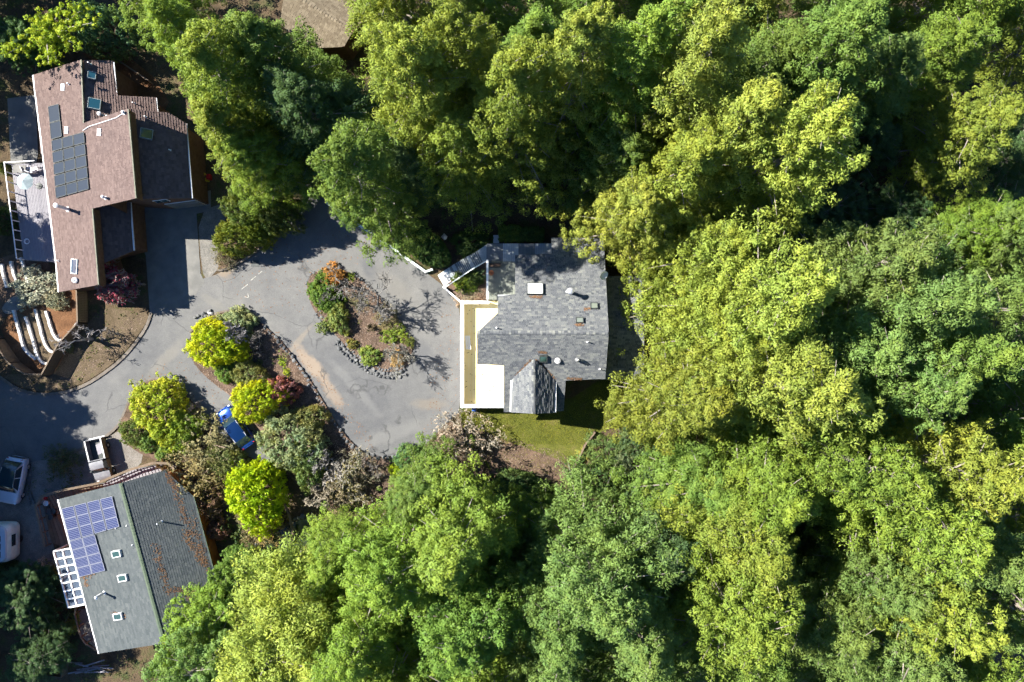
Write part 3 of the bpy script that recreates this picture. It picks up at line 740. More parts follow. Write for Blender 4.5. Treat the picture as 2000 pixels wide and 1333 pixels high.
# garage door and windows in the wall facing the concrete drive
a, b = fb[7], fb[8]; d = (b-a).normalized(); nrm = Vector((d.y, -d.x, 0));
if nrm.y > 0: nrm = -nrm
def wall_quad(p, q, z0, z1, off, mat, name, parent, th=.06):
    m = MB(); o = nrm*off
    m.beam(Vector((p.x, p.y, (z0+z1)/2))+o, Vector((q.x, q.y, (z0+z1)/2))+o, th, z1-z0); return m.build(name, MT[mat], parent)
gd = wall_quad(a.lerp(b, .06), a.lerp(b, .9), .03, 2.3, .05, 'white_trim', 'garage_door', house_b)
for i in range(4): wall_quad(a.lerp(b, .07), a.lerp(b, .89), .1+i*.55, .1+i*.55+.5, .1, 'pale_concrete', 'panel', gd, .03)
wn = wall_quad(a.lerp(b, .62), a.lerp(b, .98), 3.1, 3.9, .04, 'white_trim', 'window', house_b)
for u0, u1 in ((.64, .79), (.81, .96)): wall_quad(a.lerp(b, u0), a.lerp(b, u1), 3.17, 3.83, .08, 'glass_teal', 'pane', wn, .03)
def solar(house, pl, corners, nc, nr, mat, line_n=0, frame='solar_frame', lift=.14, skip=(), gap=.012, name='solar_panel', along='c'):
    q = [on(pl, *c) for c in corners]; n = pl[0]
    def B(u, v): return q[0].lerp(q[1], u).lerp(q[3].lerp(q[2], u), v)
    for i in range(nc):
        for j in range(nr):
            if (i, j) in skip: continue
            u0, u1, v0, v1 = i/nc+gap, (i+1)/nc-gap, j/nr+gap, (j+1)/nr-gap
            c = [B(u0, v0)+n*lift, B(u1, v0)+n*lift, B(u1, v1)+n*lift, B(u0, v1)+n*lift]
            ar = (c[1]-c[0]).cross(c[3]-c[0]).z
            if ar < 0: c = c[::-1]; c = [c[3], c[2], c[1], c[0]][::-1]
            m = MB().prism(c, bottom=[x-n*.04 for x in c]); o = m.build(name, MT[mat], house)
            f = MB(); e = n*.004
            for a_, b_ in zip(c, c[1:]+c[:1]): f.beam(a_+e, b_+e, .05, .03, up=n)
            f.build('frame', MT[frame], o)
            if line_n:
                l = MB()
                for s_ in range(1, line_n):
                    t = s_/line_n
                    A_, B_ = (c[0].lerp(c[3], t), c[1].lerp(c[2], t)) if along == 'c' else (c[0].lerp(c[1], t), c[3].lerp(c[2], t))
                    l.beam(A_+n*.008, B_+n*.008, .026, .012, up=n)
                l.build('grid_lines', MT['solar_line'], o, kind='stuff')
            # mounting feet down to the roof
            y = sum(c, Vector())/4; MB().beam(y-n*.03, y-n*(lift+.02), .3, .3, up=(1, 0, 0)).build('bracket', MT['rim_metal'], o)
solar(house_b, BW, [(97, 209), (117, 204), (124, 268), (103, 274)], 1, 2, 'solar_dark', 0, 'dark_metal', .14)
solar(house_b, BW, [(103, 275), (167, 258), (177, 371), (112, 389)], 3, 5, 'solar_dark', 0, 'dark_metal', .14)
for px, py in ((124, 171), (131, 255), (195, 259)): skylight(house_b, BW, px, py, .45, .62, -5, .1, 'glass_white', 'white_trim', .05, 'roof_vent', .05)
skylight(house_b, B1, 180, 149, .66, .66, -4, .3, 'glass_teal', 'dull_frame', rim=.05); skylight(house_b, B1, 185, 205, 1.0, .95, -4, .35, 'glass_teal', 'dull_frame', rim=.05)
skylight(house_b, B2, 286, 263, 1.0, .9, -4, .3, 'glass_green', 'dull_frame', rim=.05)
skylight(house_b, BW, 147, 521, .8, 1.35, -5, .15, 'glass_pane', 'mint_paint')
turbine(house_b, BW, 149, 548, .28, .3, mat='glass_white')
pipe(house_b, BW, 134, 409, .14, 1.7, .22, 'white_trim', 'flue_pipe'); pipe(house_b, B1, 206, 229, .12, .9, .18, 'white_trim', 'flue_pipe'); pipe(house_b, BW, 207, 387, .1, .45, .14, 'white_trim')
pipe(house_b, B1, 178, 126, .05, .5); pipe(house_b, B1, 263, 203, .05, .4); pipe(house_b, BW, 243, 221, .1, .2, .14)
for px, py in ((285, 229), (333, 294), (135, 165), (115, 510)): pipe(house_b, B2 if px > 250 else BW, px, py, .05, .3)
cd = [on(BW, *p)+Vector((0, 0, .08)) for p in ((163, 256), (175, 248), (200, 240), (228, 231), (242, 222))]
MB().tube(cd, .035, 6).build('conduit', MT['white_trim'], house_b)
# raised deck on the far side, with posts
bdeck = thing('deck', 'lilac grey timber deck along the gutter side of the brown house', 'deck', P(60, 420))
dzb = 1.0
A_, B_, C_, D_ = P(22, 322, dzb), P(88, 318, dzb), P(108, 512, dzb), P(46, 508, dzb)
nb = 22
for i in range(nb):
    t0, t1 = i/nb+.003, (i+1)/nb-.003
    MB().prism([D_.lerp(C_, t0), D_.lerp(C_, t1), A_.lerp(B_, t1), A_.lerp(B_, t0)], .05).build('board', MT['lilac_board'], bdeck)
MB().prism([v+Vector((0, 0, -.06)) for v in (D_, C_, B_, A_)], .94).build('base', MT['dark_wall'], bdeck)
for i in range(11):
    p = A_.lerp(D_, i/10); MB().box((p.x+.06, p.y, dzb+.485), (.09, .09, .97)).build('post', MT['white_trim'], bdeck)
m = MB(); m.beam(A_+Vector((.06, 0, 1)), D_+Vector((.06, 0, 1)), .08, .06); m.beam(A_+Vector((0, -.06, 1)), A_.lerp(B_, .9)+Vector((0, -.06, 1)), .08, .06)
m.build('railing', MT['white_trim'], bdeck)

# ---- the grey green house with the striped roof panels
house_c = thing('grey_green_house', 'grey green house with blue striped roof panels and leaf litter beside the pond', 'house', P(290, 1080))
zc = 4.9
CW = plane3((235, 945, zc), (320, 1257, zc), (120, 978, 3.5)); CE = plane3((235.6, 945, zc), (320.6, 1257, zc), (425, 1150, 2.5))
CW_p = roof_plane(house_c, CW, [(235, 944), (320, 1257), (193, 1277), (113, 976)], MT['sh_green'], MT['flashing'], .17, (.3, .6), .012, 31)
CE_p = roof_plane(house_c, CE, [(235.6, 944), (322, 919), (378, 970), (427, 1150), (430, 1200), (320.6, 1257)], MT['sh_green_shade'], MT['flashing'], .2, (.22, .4), .025, 32)
ridge_caps(house_c, on(CW, 235, 945), on(CW, 320, 1256), MT['flashing'], .32, .3)
foot_c = [on(CW, 113, 976), on(CW, 235, 944), on(CE, 322, 920), on(CE, 376, 968), on(CE, 427, 1150), on(CE, 430, 1200), on(CW, 320, 1257), on(CW, 193, 1277)]
walls(house_c, foot_c, [(CW, CW_p), (CE, CE_p)], MT['rust_wall'], .35)
solar(house_c, CW, [(122, 993), (222, 968.5), (236.5, 1028), (138, 1056)], 4, 3, 'solar_blue', 6, 'solar_line', .15)
solar(house_c, CW, [(138, 1056.6), (187.5, 1043), (208.5, 1114), (157.5, 1126.5)], 2, 4, 'solar_blue', 6, 'solar_line', .15)
for px, py in ((230, 1081), (242, 1128), (233, 1203)): skylight(house_c, CW, px, py, .92, .62, 13, .25, 'glass_green', 'white_trim')
pipe(house_c, CE, 316, 1019, .07, .9, None, 'rim_metal'); pipe(house_c, CW, 204, 1158, .1, 1.2, .17, 'rim_metal', 'flue_pipe')
e = on(CW, 186, 1166); MB().tube([on(CW, 203, 1156)+Vector((0, 0, .3)), e+Vector((0, 0, .12))], .05, 6).build('brace', MT['rim_metal'], house_c)
for px, py in ((248, 1027), (227, 1032), (259, 1065), (204, 1035)): pipe(house_c, CW, px, py, .04, .15)
gutter(house_c, [on(CW, 113, 976), on(CW, 193, 1277)], 'white_trim', .12, .1); gutter(house_c, [on(CE, 378, 970), on(CE, 427, 1150)], 'flashing', .12, .1)
leaf_scatter(house_c, scat_line(CE, [((325, 925), (345, 960)), ((345, 965), (375, 1050)), ((360, 1040), (395, 1100)), ((385, 1060), (405, 1110)), ((330, 1150), (400, 1160)), ((365, 1165), (400, 1150)), ((300, 1060), (330, 1160)), ((370, 1000), (425, 1180))], 4), 1100, MT['leaf_litter'], size=.07, seed=8)
leaf_scatter(house_c, scat_line(CW, [((220, 1195), (245, 1205)), ((165, 1127), (170, 1145)), ((160, 1127), (185, 1122))], 2), 130, MT['leaf_litter'], size=.06, seed=9)
# deck with a rail along the upper side
cdeck = thing('deck', 'weathered timber deck with railing wrapping the top of the grey green house', 'deck', P(210, 950))
cz = .8
quad = [[(88, 972), (130, 957), (142, 985), (108, 1010)], [(130, 957), (200, 945), (206, 970), (142, 985)], [(200, 945), (262, 918), (268, 942), (206, 970)], [(262, 918), (335, 902), (345, 912), (268, 942)], [(83, 985), (108, 1000), (140, 1075), (100, 1060)]]
for qd in quad:
    c = [P(*p, cz) for p in qd]; nb = max(3, int((c[1]-c[0]).length/.3))
    for i in range(nb):
        t0, t1 = i/nb+.01, (i+1)/nb-.01
        MB().prism([c[3].lerp(c[2], t0), c[3].lerp(c[2], t1), c[0].lerp(c[1], t1), c[0].lerp(c[1], t0)], .05).build('board', MT['wood' if qd[0][0] < 150 else 'lilac_board'], cdeck)
    MB().prism([v+Vector((0, 0, -.06)) for v in (c[3], c[2], c[1], c[0])], .7).build('base', MT['dark_wall'], cdeck)
m = MB(); rl = [(100, 1062), (82, 985), (95, 965), (130, 955), (200, 941), (262, 915), (310, 901), (338, 902), (350, 914)]
for i, (a, b) in enumerate(zip(rl, rl[1:])):
    p, q = P(*a, cz), P(*b, cz); up = Vector((0, 0, .95)); m.beam(p+up, q+up, .22, .06)
    n = max(1, int((q-p).length/1.2))
    for j in range(n): r = p.lerp(q, j/n); MB().box((r.x, r.y, cz+.46), (.1, .1, .92)).build('post', MT['wood'], cdeck)
    m.beam(p+up*.5, q+up*.5, .06, .1)
m.build('railing', MT['wood'], cdeck)
# pergola with glass panes
perg = thing('pergola', 'white glazed pergola lean-to on the left side of the grey green house', 'pergola', P(140, 1125))
pzg = 2.7; L0, L1, R0, R1 = (105, 1077), (134, 1187), (139, 1071), (167.5, 1180)
lp = lambda a, b, t: (a[0]+(b[0]-a[0])*t, a[1]+(b[1]-a[1])*t)
for i in range(8):
    a, b = P(*lp(L0, L1, i/7), pzg), P(*lp(R0, R1, i/7), pzg+.25); MB().beam(a, b, .12, .16).build('rafter', MT['white_paint'], perg)
    if i < 7:
        c = [P(*lp(L0, L1, i/7), pzg+.1), P(*lp(L0, L1, (i+1)/7), pzg+.1), P(*lp(R0, R1, (i+1)/7), pzg+.35), P(*lp(R0, R1, i/7), pzg+.35)]
        MB().prism([v - Vector((0, 0, .2)) for v in c], .02).build('pane', MT['glass_pane'], perg)
for t, zz in ((.0, -.1), (.5, .02), (1.0, .14)):
    a, b = P(*lp(L0, R0, t), pzg+zz), P(*lp(L1, R1, t), pzg+zz); MB().beam(a, b, .1, .16).build('purlin', MT['white_paint'], perg)
for a in (L0, lp(L0, L1, .5), L1): p = P(*a, pzg); MB().box((p.x, p.y, pzg/2), (.12, .12, pzg)).build('post', MT['white_paint'], perg)
m = MB(); rl = [(148, 1188), (146, 1200), (152, 1225), (158, 1245), (167, 1258), (190, 1272)]
stair = thing('side_railing', 'curved weathered wood railing below the pergola at the bottom left house corner', 'railing', P(155, 1230))
for a, b in zip(rl, rl[1:]):
    p, q = P(*a, 1.7), P(*b, 1.7); m.beam(p, q, .14, .07); MB().box((p.x, p.y, .83), (.09, .09, 1.66)).build('post', MT['wood'], stair)
m.build('handrail', MT['wood'], stair)
m = MB(); qd = [P(152, 1190, .8), P(158, 1243, .8), P(188, 1268, .8), P(172, 1190, .8)]; m.prism(qd, .75).build('landing', MT['gravel'], stair)

# ---- the tan roof at the top edge
house_d = thing('tan_roof_house', 'tan shingled roof among trees at the top edge of the picture', 'house', P(640, 30))
TD = plane3((590, 0, 4.6), (690, 62, 4.6), (547, 45, 3.4)); TU = plane3((590.5, -.5, 4.6), (690.5, 61.5, 4.6), (730, 0, 3.4))
TD_p = roof_plane(house_d, TD, [(560, -30), (585, -3), (690, 62), (672, 92), (610, 95), (547, 52), (552, 10)], MT['sh_tan'], MT['brown_wall'], .22, (.2, .4), .05, 41)
TU_p = roof_plane(house_d, TU, [(585.5, -3), (690.5, 61.5), (722, 28), (735, -30), (640, -90), (560, -40)], MT['sh_tan'], MT['brown_wall'], .22, (.2, .4), .03, 42)
ridge_caps(house_d, on(TD, 586, -2), on(TD, 689, 61), MT['sh_tan'], .34, .3)
walls(house_d, [on(TD, 550, 50), on(TD, 612, 92), on(TD, 672, 90), on(TU, 720, 28), on(TU, 640, -80), on(TD, 560, -25)], [(TD, TD_p), (TU, TU_p)], MT['brown_wall'], .3)

# loose bark chips and litter on the planting beds
def bed_litter(poly, n, z, seed, mat):
    q = [P(x, y) for x, y in smooth_loop(poly, 2)]; xs = [p.x for p in q]; ys = [p.y for p in q]; rg = random.Random(seed); m = MB()
    while len(m.f) < n:
        x, y = rg.uniform(min(xs), max(xs)), rg.uniform(min(ys), max(ys))
        if not inside(q, x, y): continue
        a = rg.random()*6.28; s = rg.uniform(.035, .1); d = Vector((math.cos(a)*s, math.sin(a)*s, rg.uniform(-.02, .03))); e = Vector((-d.y, d.x, rg.uniform(-.02, .02)))*.5; c = Vector((x, y, z+.03))
        m.add([c-d, c-e, c+d, c+e], [[0, 1, 2, 3]])
    m.build('bark_litter', mat, kind='stuff')['label'] = 'loose bark chips and dead leaves scattered on beds and paving'
MT['chips'] = M('bark_chips', (.2, .13, .09), None, .9, tints=[(.035, .024, .018), (.09, .06, .042), (.15, .105, .078), (.22, .165, .125)])
bed_litter(island_a, 5000, .17, 1, MT['chips']); bed_litter(island_b, 11000, .16, 2, MT['chips'])
bed_litter([(895, 850), (960, 895), (960, 930), (1105, 932), (1125, 890), (1040, 870), (985, 850), (930, 830)], 1500, .0, 3, MT['chips'])
bed_litter([(430, 525), (640, 420), (760, 500), (600, 545), (590, 640), (450, 580)], 260, .0, 4, MT['leaf_litter'])
bed_litter([(520, 640), (700, 860), (720, 885), (740, 860), (560, 650)], 240, .0, 5, MT['leaf_litter'])
bed_litter([(240, 830), (380, 760), (480, 870), (520, 900), (500, 830), (370, 690), (250, 740)], 240, .0, 6, MT['leaf_litter'])
bed_litter([(820, 880), (895, 815), (895, 600), (860, 580), (830, 800)], 160, .0, 7, MT['leaf_litter'])
bed_litter([(80, 770), (200, 725), (290, 620), (260, 610), (165, 700)], 500, .03, 8, MT['chips'])

def deck_pts(rg): return P(rg.uniform(906, 984), rg.uniform(595, 792), dz) - Vector((0, 0, .045)), Vector((0, 0, 1))
leaf_scatter(deck, deck_pts, 90, MT['leaf_litter'], size=.05, seed=21)
# ------------------------------------------------------------------ stone borders, fences, garden edging
def rock_mesh(seed):
    rg = random.Random(seed); m = MB(); vs_ = []; fs = []
    nlat, nlon = 4, 7
    for i in range(1, nlat):
        for j in range(nlon):
            th = math.pi*i/nlat; ph = 2*math.pi*(j+.3*(i % 2))/nlon; r = rg.uniform(.8, 1.15)
            vs_.append(Vector((r*math.sin(th)*math.cos(ph), r*math.sin(th)*math.sin(ph)*.85, r*math.cos(th)*.7)))
    top = len(vs_); vs_ += [Vector((0, 0, .72)), Vector((0, 0, -.7))]
    for i in range(nlat-2):
        for j in range(nlon): a = i*nlon+j; b = i*nlon+(j+1) % nlon; fs.append([a, a+nlon, b+nlon, b])
    for j in range(nlon): fs.append([top, j, (j+1) % nlon]); k = (nlat-2)*nlon; fs.append([top+1, k+(j+1) % nlon, k+j])
    return m.add(vs_, fs, rg.random())
ROCKS = [rock_mesh(100+i).mesh('stone', MT['stone']) for i in range(6)]
def stone_row(path, label, size=(.16, .3), rows=1, gap=.85, z=.1, name='stone_border', seed=1, spread=.25):
    rg = random.Random(seed); pts = [gp(x, y, 0) for x, y in smooth_loop(path, 2, False)]
    t = thing(name, label, 'stone border', pts[len(pts)//2], 0); org = WORG[t.name]
    for r in range(rows):
        d = 0.0; nxt = 0.0
        for a, b in zip(pts, pts[1:]):
            L = (b-a).length
            while nxt < d+L:
                s = rg.uniform(*size); p = a.lerp(b, (nxt-d)/L); nrm_ = Vector((-(b-a).y, (b-a).x, 0)).normalized()
                p = p + nrm_*((r-(rows-1)/2)*.38 + rg.gauss(0, spread*.3))
                o = link('stone', ROCKS[rg.randrange(6)], t); o.location = p - org + Vector((0, 0, z + rg.uniform(-.02, .08)))
                o.scale = (s, s*rg.uniform(.7, 1.1), s*rg.uniform(.6, 1.0)); o.rotation_euler = (rg.gauss(0, .3), rg.gauss(0, .3), rg.uniform(0, 6.28))
                nxt += s*2*gap
            d += L
stone_row([(518, 640), (545, 664), (575, 703), (604, 745), (630, 790), (655, 832), (690, 872)], 'long row of grey stones edging the lower planting bed along the asphalt', (.15, .28), 1, .9, .12, seed=2)
stone_row([(690, 872), (722, 893), (770, 893), (795, 886)], 'short row of large stones at the bottom end of the driveway', (.22, .38), 1, .95, .12, seed=3)
stone_row([(660, 668), (700, 707), (735, 727), (768, 731), (792, 722)], 'thick double row of grey stones round the lower tip of the island', (.14, .25), 3, .8, .1, seed=4)
stone_row([(622, 612), (634, 630), (648, 645)], 'patch of pale stones at the middle of the island edge', (.12, .22), 2, .8, .1, seed=5)
stone_row([(690, 534), (722, 560), (758, 598), (790, 641), (808, 682), (803, 712)], 'single row of dark stones along the house side of the island', (.11, .2), 1, .9, .1, seed=6)
stone_row([(600, 555), (603, 540), (615, 531)], 'few white stones at the left tip of the island', (.14, .22), 1, .9, .1, seed=7)
stone_row([(893, 806), (878, 822), (866, 834)], 'short row of grey stones between lawn and driveway', (.18, .3), 1, .95, .08, seed=8)
stone_row([(55, 920), (58, 932), (52, 945), (51, 955), (56, 965), (60, 975), (64, 985)], 'wavy row of pale stones beside the white car', (.12, .2), 2, .55, .08, seed=9)
stone_row([(500, 1062), (520, 1040), (558, 1026), (590, 1008), (620, 1014)], 'ring of stones on the upper rim of the pond', (.15, .3), 1, .9, .06, seed=10)
stone_row([(385, 625), (400, 617), (415, 610)], 'little heap of stones at the tip of the long planting bed', (.14, .26), 2, .8, .12, seed=11)
# terraced garden edging: rows of white blocks
def blocks(path, label, seed=1, ln=.34, ht=.3):
    rg = random.Random(seed); pts = [gp(x, y, 0) for x, y in smooth_loop(path, 2, False)]
    t = thing('block_edging', label, 'garden edging', pts[0], 0, 'white block edging rows'); org = WORG[t.name]
    me = MB().box((0, 0, ht/2), (ln*.92, .24, ht)).mesh('block', MT['white_block'])
    d = 0.0; nxt = ln/2
    for a, b in zip(pts, pts[1:]):
        L = (b-a).length; an = math.atan2((b-a).y, (b-a).x)
        while nxt < d+L:
            o = link('block', me, t); o.location = a.lerp(b, (nxt-d)/L)-org; o.rotation_euler = (0, 0, an+rg.gauss(0, .04)); o.scale = (1, 1, rg.uniform(.85, 1.05)); nxt += ln
        d += L
EDG = [[(29, 606), (33, 622), (39, 642), (44, 662), (49.5, 680), (59, 692), (72, 701)], [(52, 619), (57.6, 633), (63, 651), (68.4, 669), (73, 687), (77.4, 700), (86.4, 710), (97, 711), (108, 703), (112, 694)],
       [(71, 604), (75.6, 620), (81, 640), (86.4, 662), (92, 676), (101, 687), (112, 689), (124, 678), (133, 666)], [(92, 608), (97, 624), (102, 640), (108, 657), (117, 666), (130, 664), (139, 653), (152, 634)],
       [(6, 516), (8, 532), (12, 547), (16, 563)], [(24, 511), (27, 527), (33, 545), (37, 561)], [(43, 504), (49, 520), (54, 538), (57, 554)]]
for i, (e, l) in enumerate(zip(EDG, ('outermost sunlit row of white blocks nearest the left fence', 'second sunlit row of white blocks from the left fence', 'third sunlit row of white blocks from the left fence', 'innermost sunlit row of white blocks nearest the right fence',
                                     'leftmost shaded row of blocks above the garden path', 'middle shaded row of blocks above the garden path', 'shaded row of blocks nearest the lilac deck'))): blocks(e, l, i)
for i in range(3):    # soil strips between the rows
    a, b = EDG[i], EDG[i+1]
    sheet('garden_soil', a + b[::-1], .045+.004*i, MT['dry_lawn'], 0)
# fences
def fence(path, ht, label, mat='wood', bw=.16, name='timber_fence', seed=1, z0=0, cap=True):
    rg = random.Random(seed); pts = [gp(x, y, 0) for x, y in path]; t = thing(name, label, 'fence', pts[0], 0); org = WORG[t.name]
    me = MB().box((0, 0, ht/2), (bw*.94, .03, ht)).mesh('board', MT[mat])
    for a, b in zip(pts, pts[1:]):
        L = (b-a).length; n = max(1, int(L/bw)); an = math.atan2((b-a).y, (b-a).x)
        for i in range(n):
            o = link('board', me, t); o.location = a.lerp(b, (i+.5)/n)-org+Vector((0, 0, z0)); o.rotation_euler = (0, 0, an); o.scale = (1, rg.uniform(.8, 1.4), rg.uniform(.97, 1.02))
        k = max(1, int(L/2.2))
        for i in range(k+1): p = a.lerp(b, i/k); MB().box((p.x, p.y, ht*.52), (.1, .1, ht*1.04)).build('post', MT[mat], t)
        if cap: MB().beam(a+Vector((0, 0, ht+.05)), b+Vector((0, 0, ht+.05)), .13, .04).build('cap_rail', MT['wood'], t)
fence([(-30, 630), (8, 662), (40, 708), (70, 729), (102, 731)], 1.6, 'timber fence with sunlit top round the lower left of the terraced garden', seed=1)
fence([(103, 731), (135, 672), (172, 632), (170, 570)], 1.6, 'tall timber fence on the driveway side of the terraced garden', seed=2)
fence([(1160, 843), (1142, 866), (1128, 895), (1108, 930)], .8, 'low curved timber fence at the right edge of the lawn', bw=.3, seed=3)
fence([(956, 922), (1000, 925), (1062, 927)], .5, 'low dark timber border along the bottom of the lawn', bw=.4, seed=4, cap=True)
fence([(170, 72), (230, 118), (300, 165)], 1.0, 'thin fence along the brown house yard below the blue green tree', bw=.2, seed=5)
# ------------------------------------------------------------------ vehicles
def paint(name, c, rough=.22, metal=.5):
    q = NT(name); q.base(q.ramp(q.noise(q.coord(), 1.5, 4), [(.3, tuple(v*.93 for v in c)), (.7, tuple(min(1, v*1.05) for v in c))])); return q.set(rough, metal, .5, .8)
MT['car_blue'] = paint('blue_car_paint', (.005, .042, .23)); MT['car_white'] = paint('white_car_paint', (.4, .44, .5), .3, 0)
MT['car_glass'] = glassy('car_glass', (.015, .03, .04), .05); MT['lamp'] = glassy('lamp_lens', (.75, .77, .8), .1); MT['tail'] = glassy('tail_lens', (.35, .02, .02), .15)
MT['car_roof'] = paint('dark_blue_roof', (.004, .025, .09), .15, .6); MT['dull_white'] = M('dull_white_lid', (.12, .12, .135), (.17, .17, .18), .6, 3, 5)
MT['rust'] = M('rusty_side', (.13, .075, .04), (.24, .17, .09), .8, 4, 6, .3, 20)
def loft(secs, mat, name, parent, smooth=True, caps=True):
    m = MB(); n = len(secs[0]); vs_ = [p for s in secs for p in s]; fs = []
    for i in range(len(secs)-1):
        for j in range(n-1): a = i*n+j; fs.append([a, a+1, a+n+1, a+n])
    if caps: fs.append(list(range(n))); fs.append([(len(secs)-1)*n+j for j in range(n)][::-1])
    m.add(vs_, fs, .5); return m.build(name, mat, parent, smooth=smooth)
def car(px, py, heading, L, W, Hc, body, label, name, roofmat=None, rails=False, suv=False, hood=.24, rear=.12):
    c = P(px, py, .7); c.z = .02
    t = thing(name, label, 'car', c, heading); w = W/2; b = MT[body]
    zh, zb = Hc*.6, .28
    xs = [-.5, -.485, -.44, -.3, -.1, .1, .25, .36, .44, .485, .5]
    wf = [.72, .86, .95, 1, 1, 1, .99, .97, .92, .82, .66]
    zt = [.5, .56, .6, .62, .62, .62, .61, .58, .54, .48, .42] if not suv else [.56, .62, .65, .66, .66, .66, .66, .64, .61, .56, .48]
    secs = []
    for x, f, z in zip(xs, wf, zt):
        z *= Hc; ww = w*f
        secs.append([Vector((x*L, -ww*.9, zb)), Vector((x*L, -ww, zb+.2)), Vector((x*L, -ww, z-.14)), Vector((x*L, -ww*.93, z-.03)), Vector((x*L, -ww*.6, z+.025)), Vector((x*L, 0, z+.045)),
                     Vector((x*L, ww*.6, z+.025)), Vector((x*L, ww*.93, z-.03)), Vector((x*L, ww, z-.14)), Vector((x*L, ww, zb+.2)), Vector((x*L, ww*.9, zb))])
    body_o = loft(secs, b, 'body', t)
    # cabin
    xf, xw, xrb, xr = (.5-hood)*L, (.5-hood-.155)*L, (-.5+rear+.09)*L, (-.5+rear*.55)*L
    zB = (.64 if suv else .61)*Hc; wB, wR = w*.93, w*.72
    def ring(x, ww, z): return [Vector((x, -ww, z)), Vector((x, -ww*.5, z+.02)), Vector((x, 0, z+.03)), Vector((x, ww*.5, z+.02)), Vector((x, ww, z))]
    loft([ring(xf, wB*.88, zB+.01), ring((xf+xw)/2+.02, (wB+wR)/2*.93, (zB+Hc)/2+.03), ring(xw, wR, Hc-.05)], MT['car_glass'], 'windshield', t, caps=False)
    rsec = [ring(xw, wR, Hc-.045), ring(xw-.12*L, wR*1.01, Hc-.005), ring((xw+xrb)/2-.05*L, wR, Hc), ring(xrb, wR*.95, Hc-.06)]
    loft(rsec, MT[roofmat] if roofmat else b, 'roof', t, caps=False)
    loft([ring(xrb, wR*.95, Hc-.062), ring((xr+xrb)/2, (wB+wR)/2*.93, (zB+Hc)/2+.05), ring(xr, wB*.88, zB+.01)], MT['car_glass'], 'rear_window', t, caps=False)
    for s in (-1, 1):
        for x0_, x1_, nm in ((xf-.05*L, (xw+xrb)/2+.01, 'front'), ((xw+xrb)/2-.03, xr+.04*L, 'rear')):
            m = MB()
            tx0 = min(x0_, xw) if nm == 'front' else x0_; tx1 = x1_ if nm == 'front' else max(x1_, xrb)
            m.add([Vector((x0_, s*wB*.99, zB-.03)), Vector((x1_, s*wB*.99, zB-.03)), Vector((tx1, s*wR*1.01, Hc-.07)), Vector((tx0, s*wR*1.01, Hc-.07))], [[0, 1, 2, 3] if s < 0 else [3, 2, 1, 0]])
            m.build('side_window', MT['car_glass'], t)
        m = MB()
        for xa, xb, ta, tb in ((xf+.0, xf-.05*L, xw+.02, xw-.03), ((xw+xrb)/2+.03, (xw+xrb)/2-.05, (xw+xrb)/2+.03, (xw+xrb)/2-.05), (xr+.05*L, xr, xrb+.05, xrb)):
            m.add([Vector((xa, s*wB, zB-.03)), Vector((xb, s*wB, zB-.03)), Vector((tb, s*wR*1.03, Hc-.06)), Vector((ta, s*wR*1.03, Hc-.06))], [[0, 1, 2, 3]])
        m.build('pillars', b, t, kind='stuff')
        MB().beam(Vector((xw, s*wR*1.01, Hc-.045)), Vector((xrb, s*wR*.97, Hc-.05)), .035, .05).build('roof_rail', MT['rim_metal'] if rails else b, t)
        MB().box((xf-.09*L, s*(w+.08), zB+.03), (.14, .2, .14)).build('mirror', b, t)
        MB().box((.462*L, s*w*.66, zt[-2]*Hc-.02), (.16, w*.36, .1), rz=-s*.35).build('headlight', MT['lamp'], t)
        MB().box((-.478*L, s*w*.68, zt[1]*Hc-.03), (.06, w*.2, .14), rz=s*.3).build('taillight', MT['tail'], t)
        for xx in (-.31*L, .31*L):
            o = MB(); n = 16; r = .33
            prof = [(r*.62, -.1), (r, -.09), (r, .09), (r*.62, .1)]
            vs_ = [Vector((xx+rr*math.cos(q*2*math.pi/n), s*(w-.11)+yy, r+rr*math.sin(q*2*math.pi/n))) for rr, yy in prof for q in range(n)]
            o.add(vs_, [[i*n+q, i*n+(q+1) % n, (i+1)*n+(q+1) % n, (i+1)*n+q] for i in range(3) for q in range(n)]); wh = o.build('wheel', MT['black'], t)
            MB().add([Vector((xx+.2*math.cos(q*2*math.pi/n), s*(w-.03), r+.2*math.sin(q*2*math.pi/n))) for q in range(n)], [list(range(n))]).build('rim', MT['rim_metal'], wh)
    m = MB().beam(Vector((.495*L, -w*.45, .42)), Vector((.495*L, w*.45, .42)), .06, .14); m.build('grille', MT['black'], t)
    m = MB().beam(Vector((xf+.02, -w*.5, zB+.05)), Vector((xf-.03, 0, zB+.07)), .03, .02); m.build('wiper', MT['black'], t)
    return t
car(461, 835, math.atan2(-(794-870), 434-490)+0, 4.45, 1.8, 1.5, 'car_blue', 'blue estate car parked beside the yellow green trees', 'parked_car', rails=True, roofmat='car_roof')
car(27, 938, math.atan2(-(972-905), 18-31), 4.5, 1.95, 1.75, 'car_white', 'white car with dark roof parked at the left edge', 'parked_car', roofmat='car_glass', rails=True, suv=True, hood=.26)
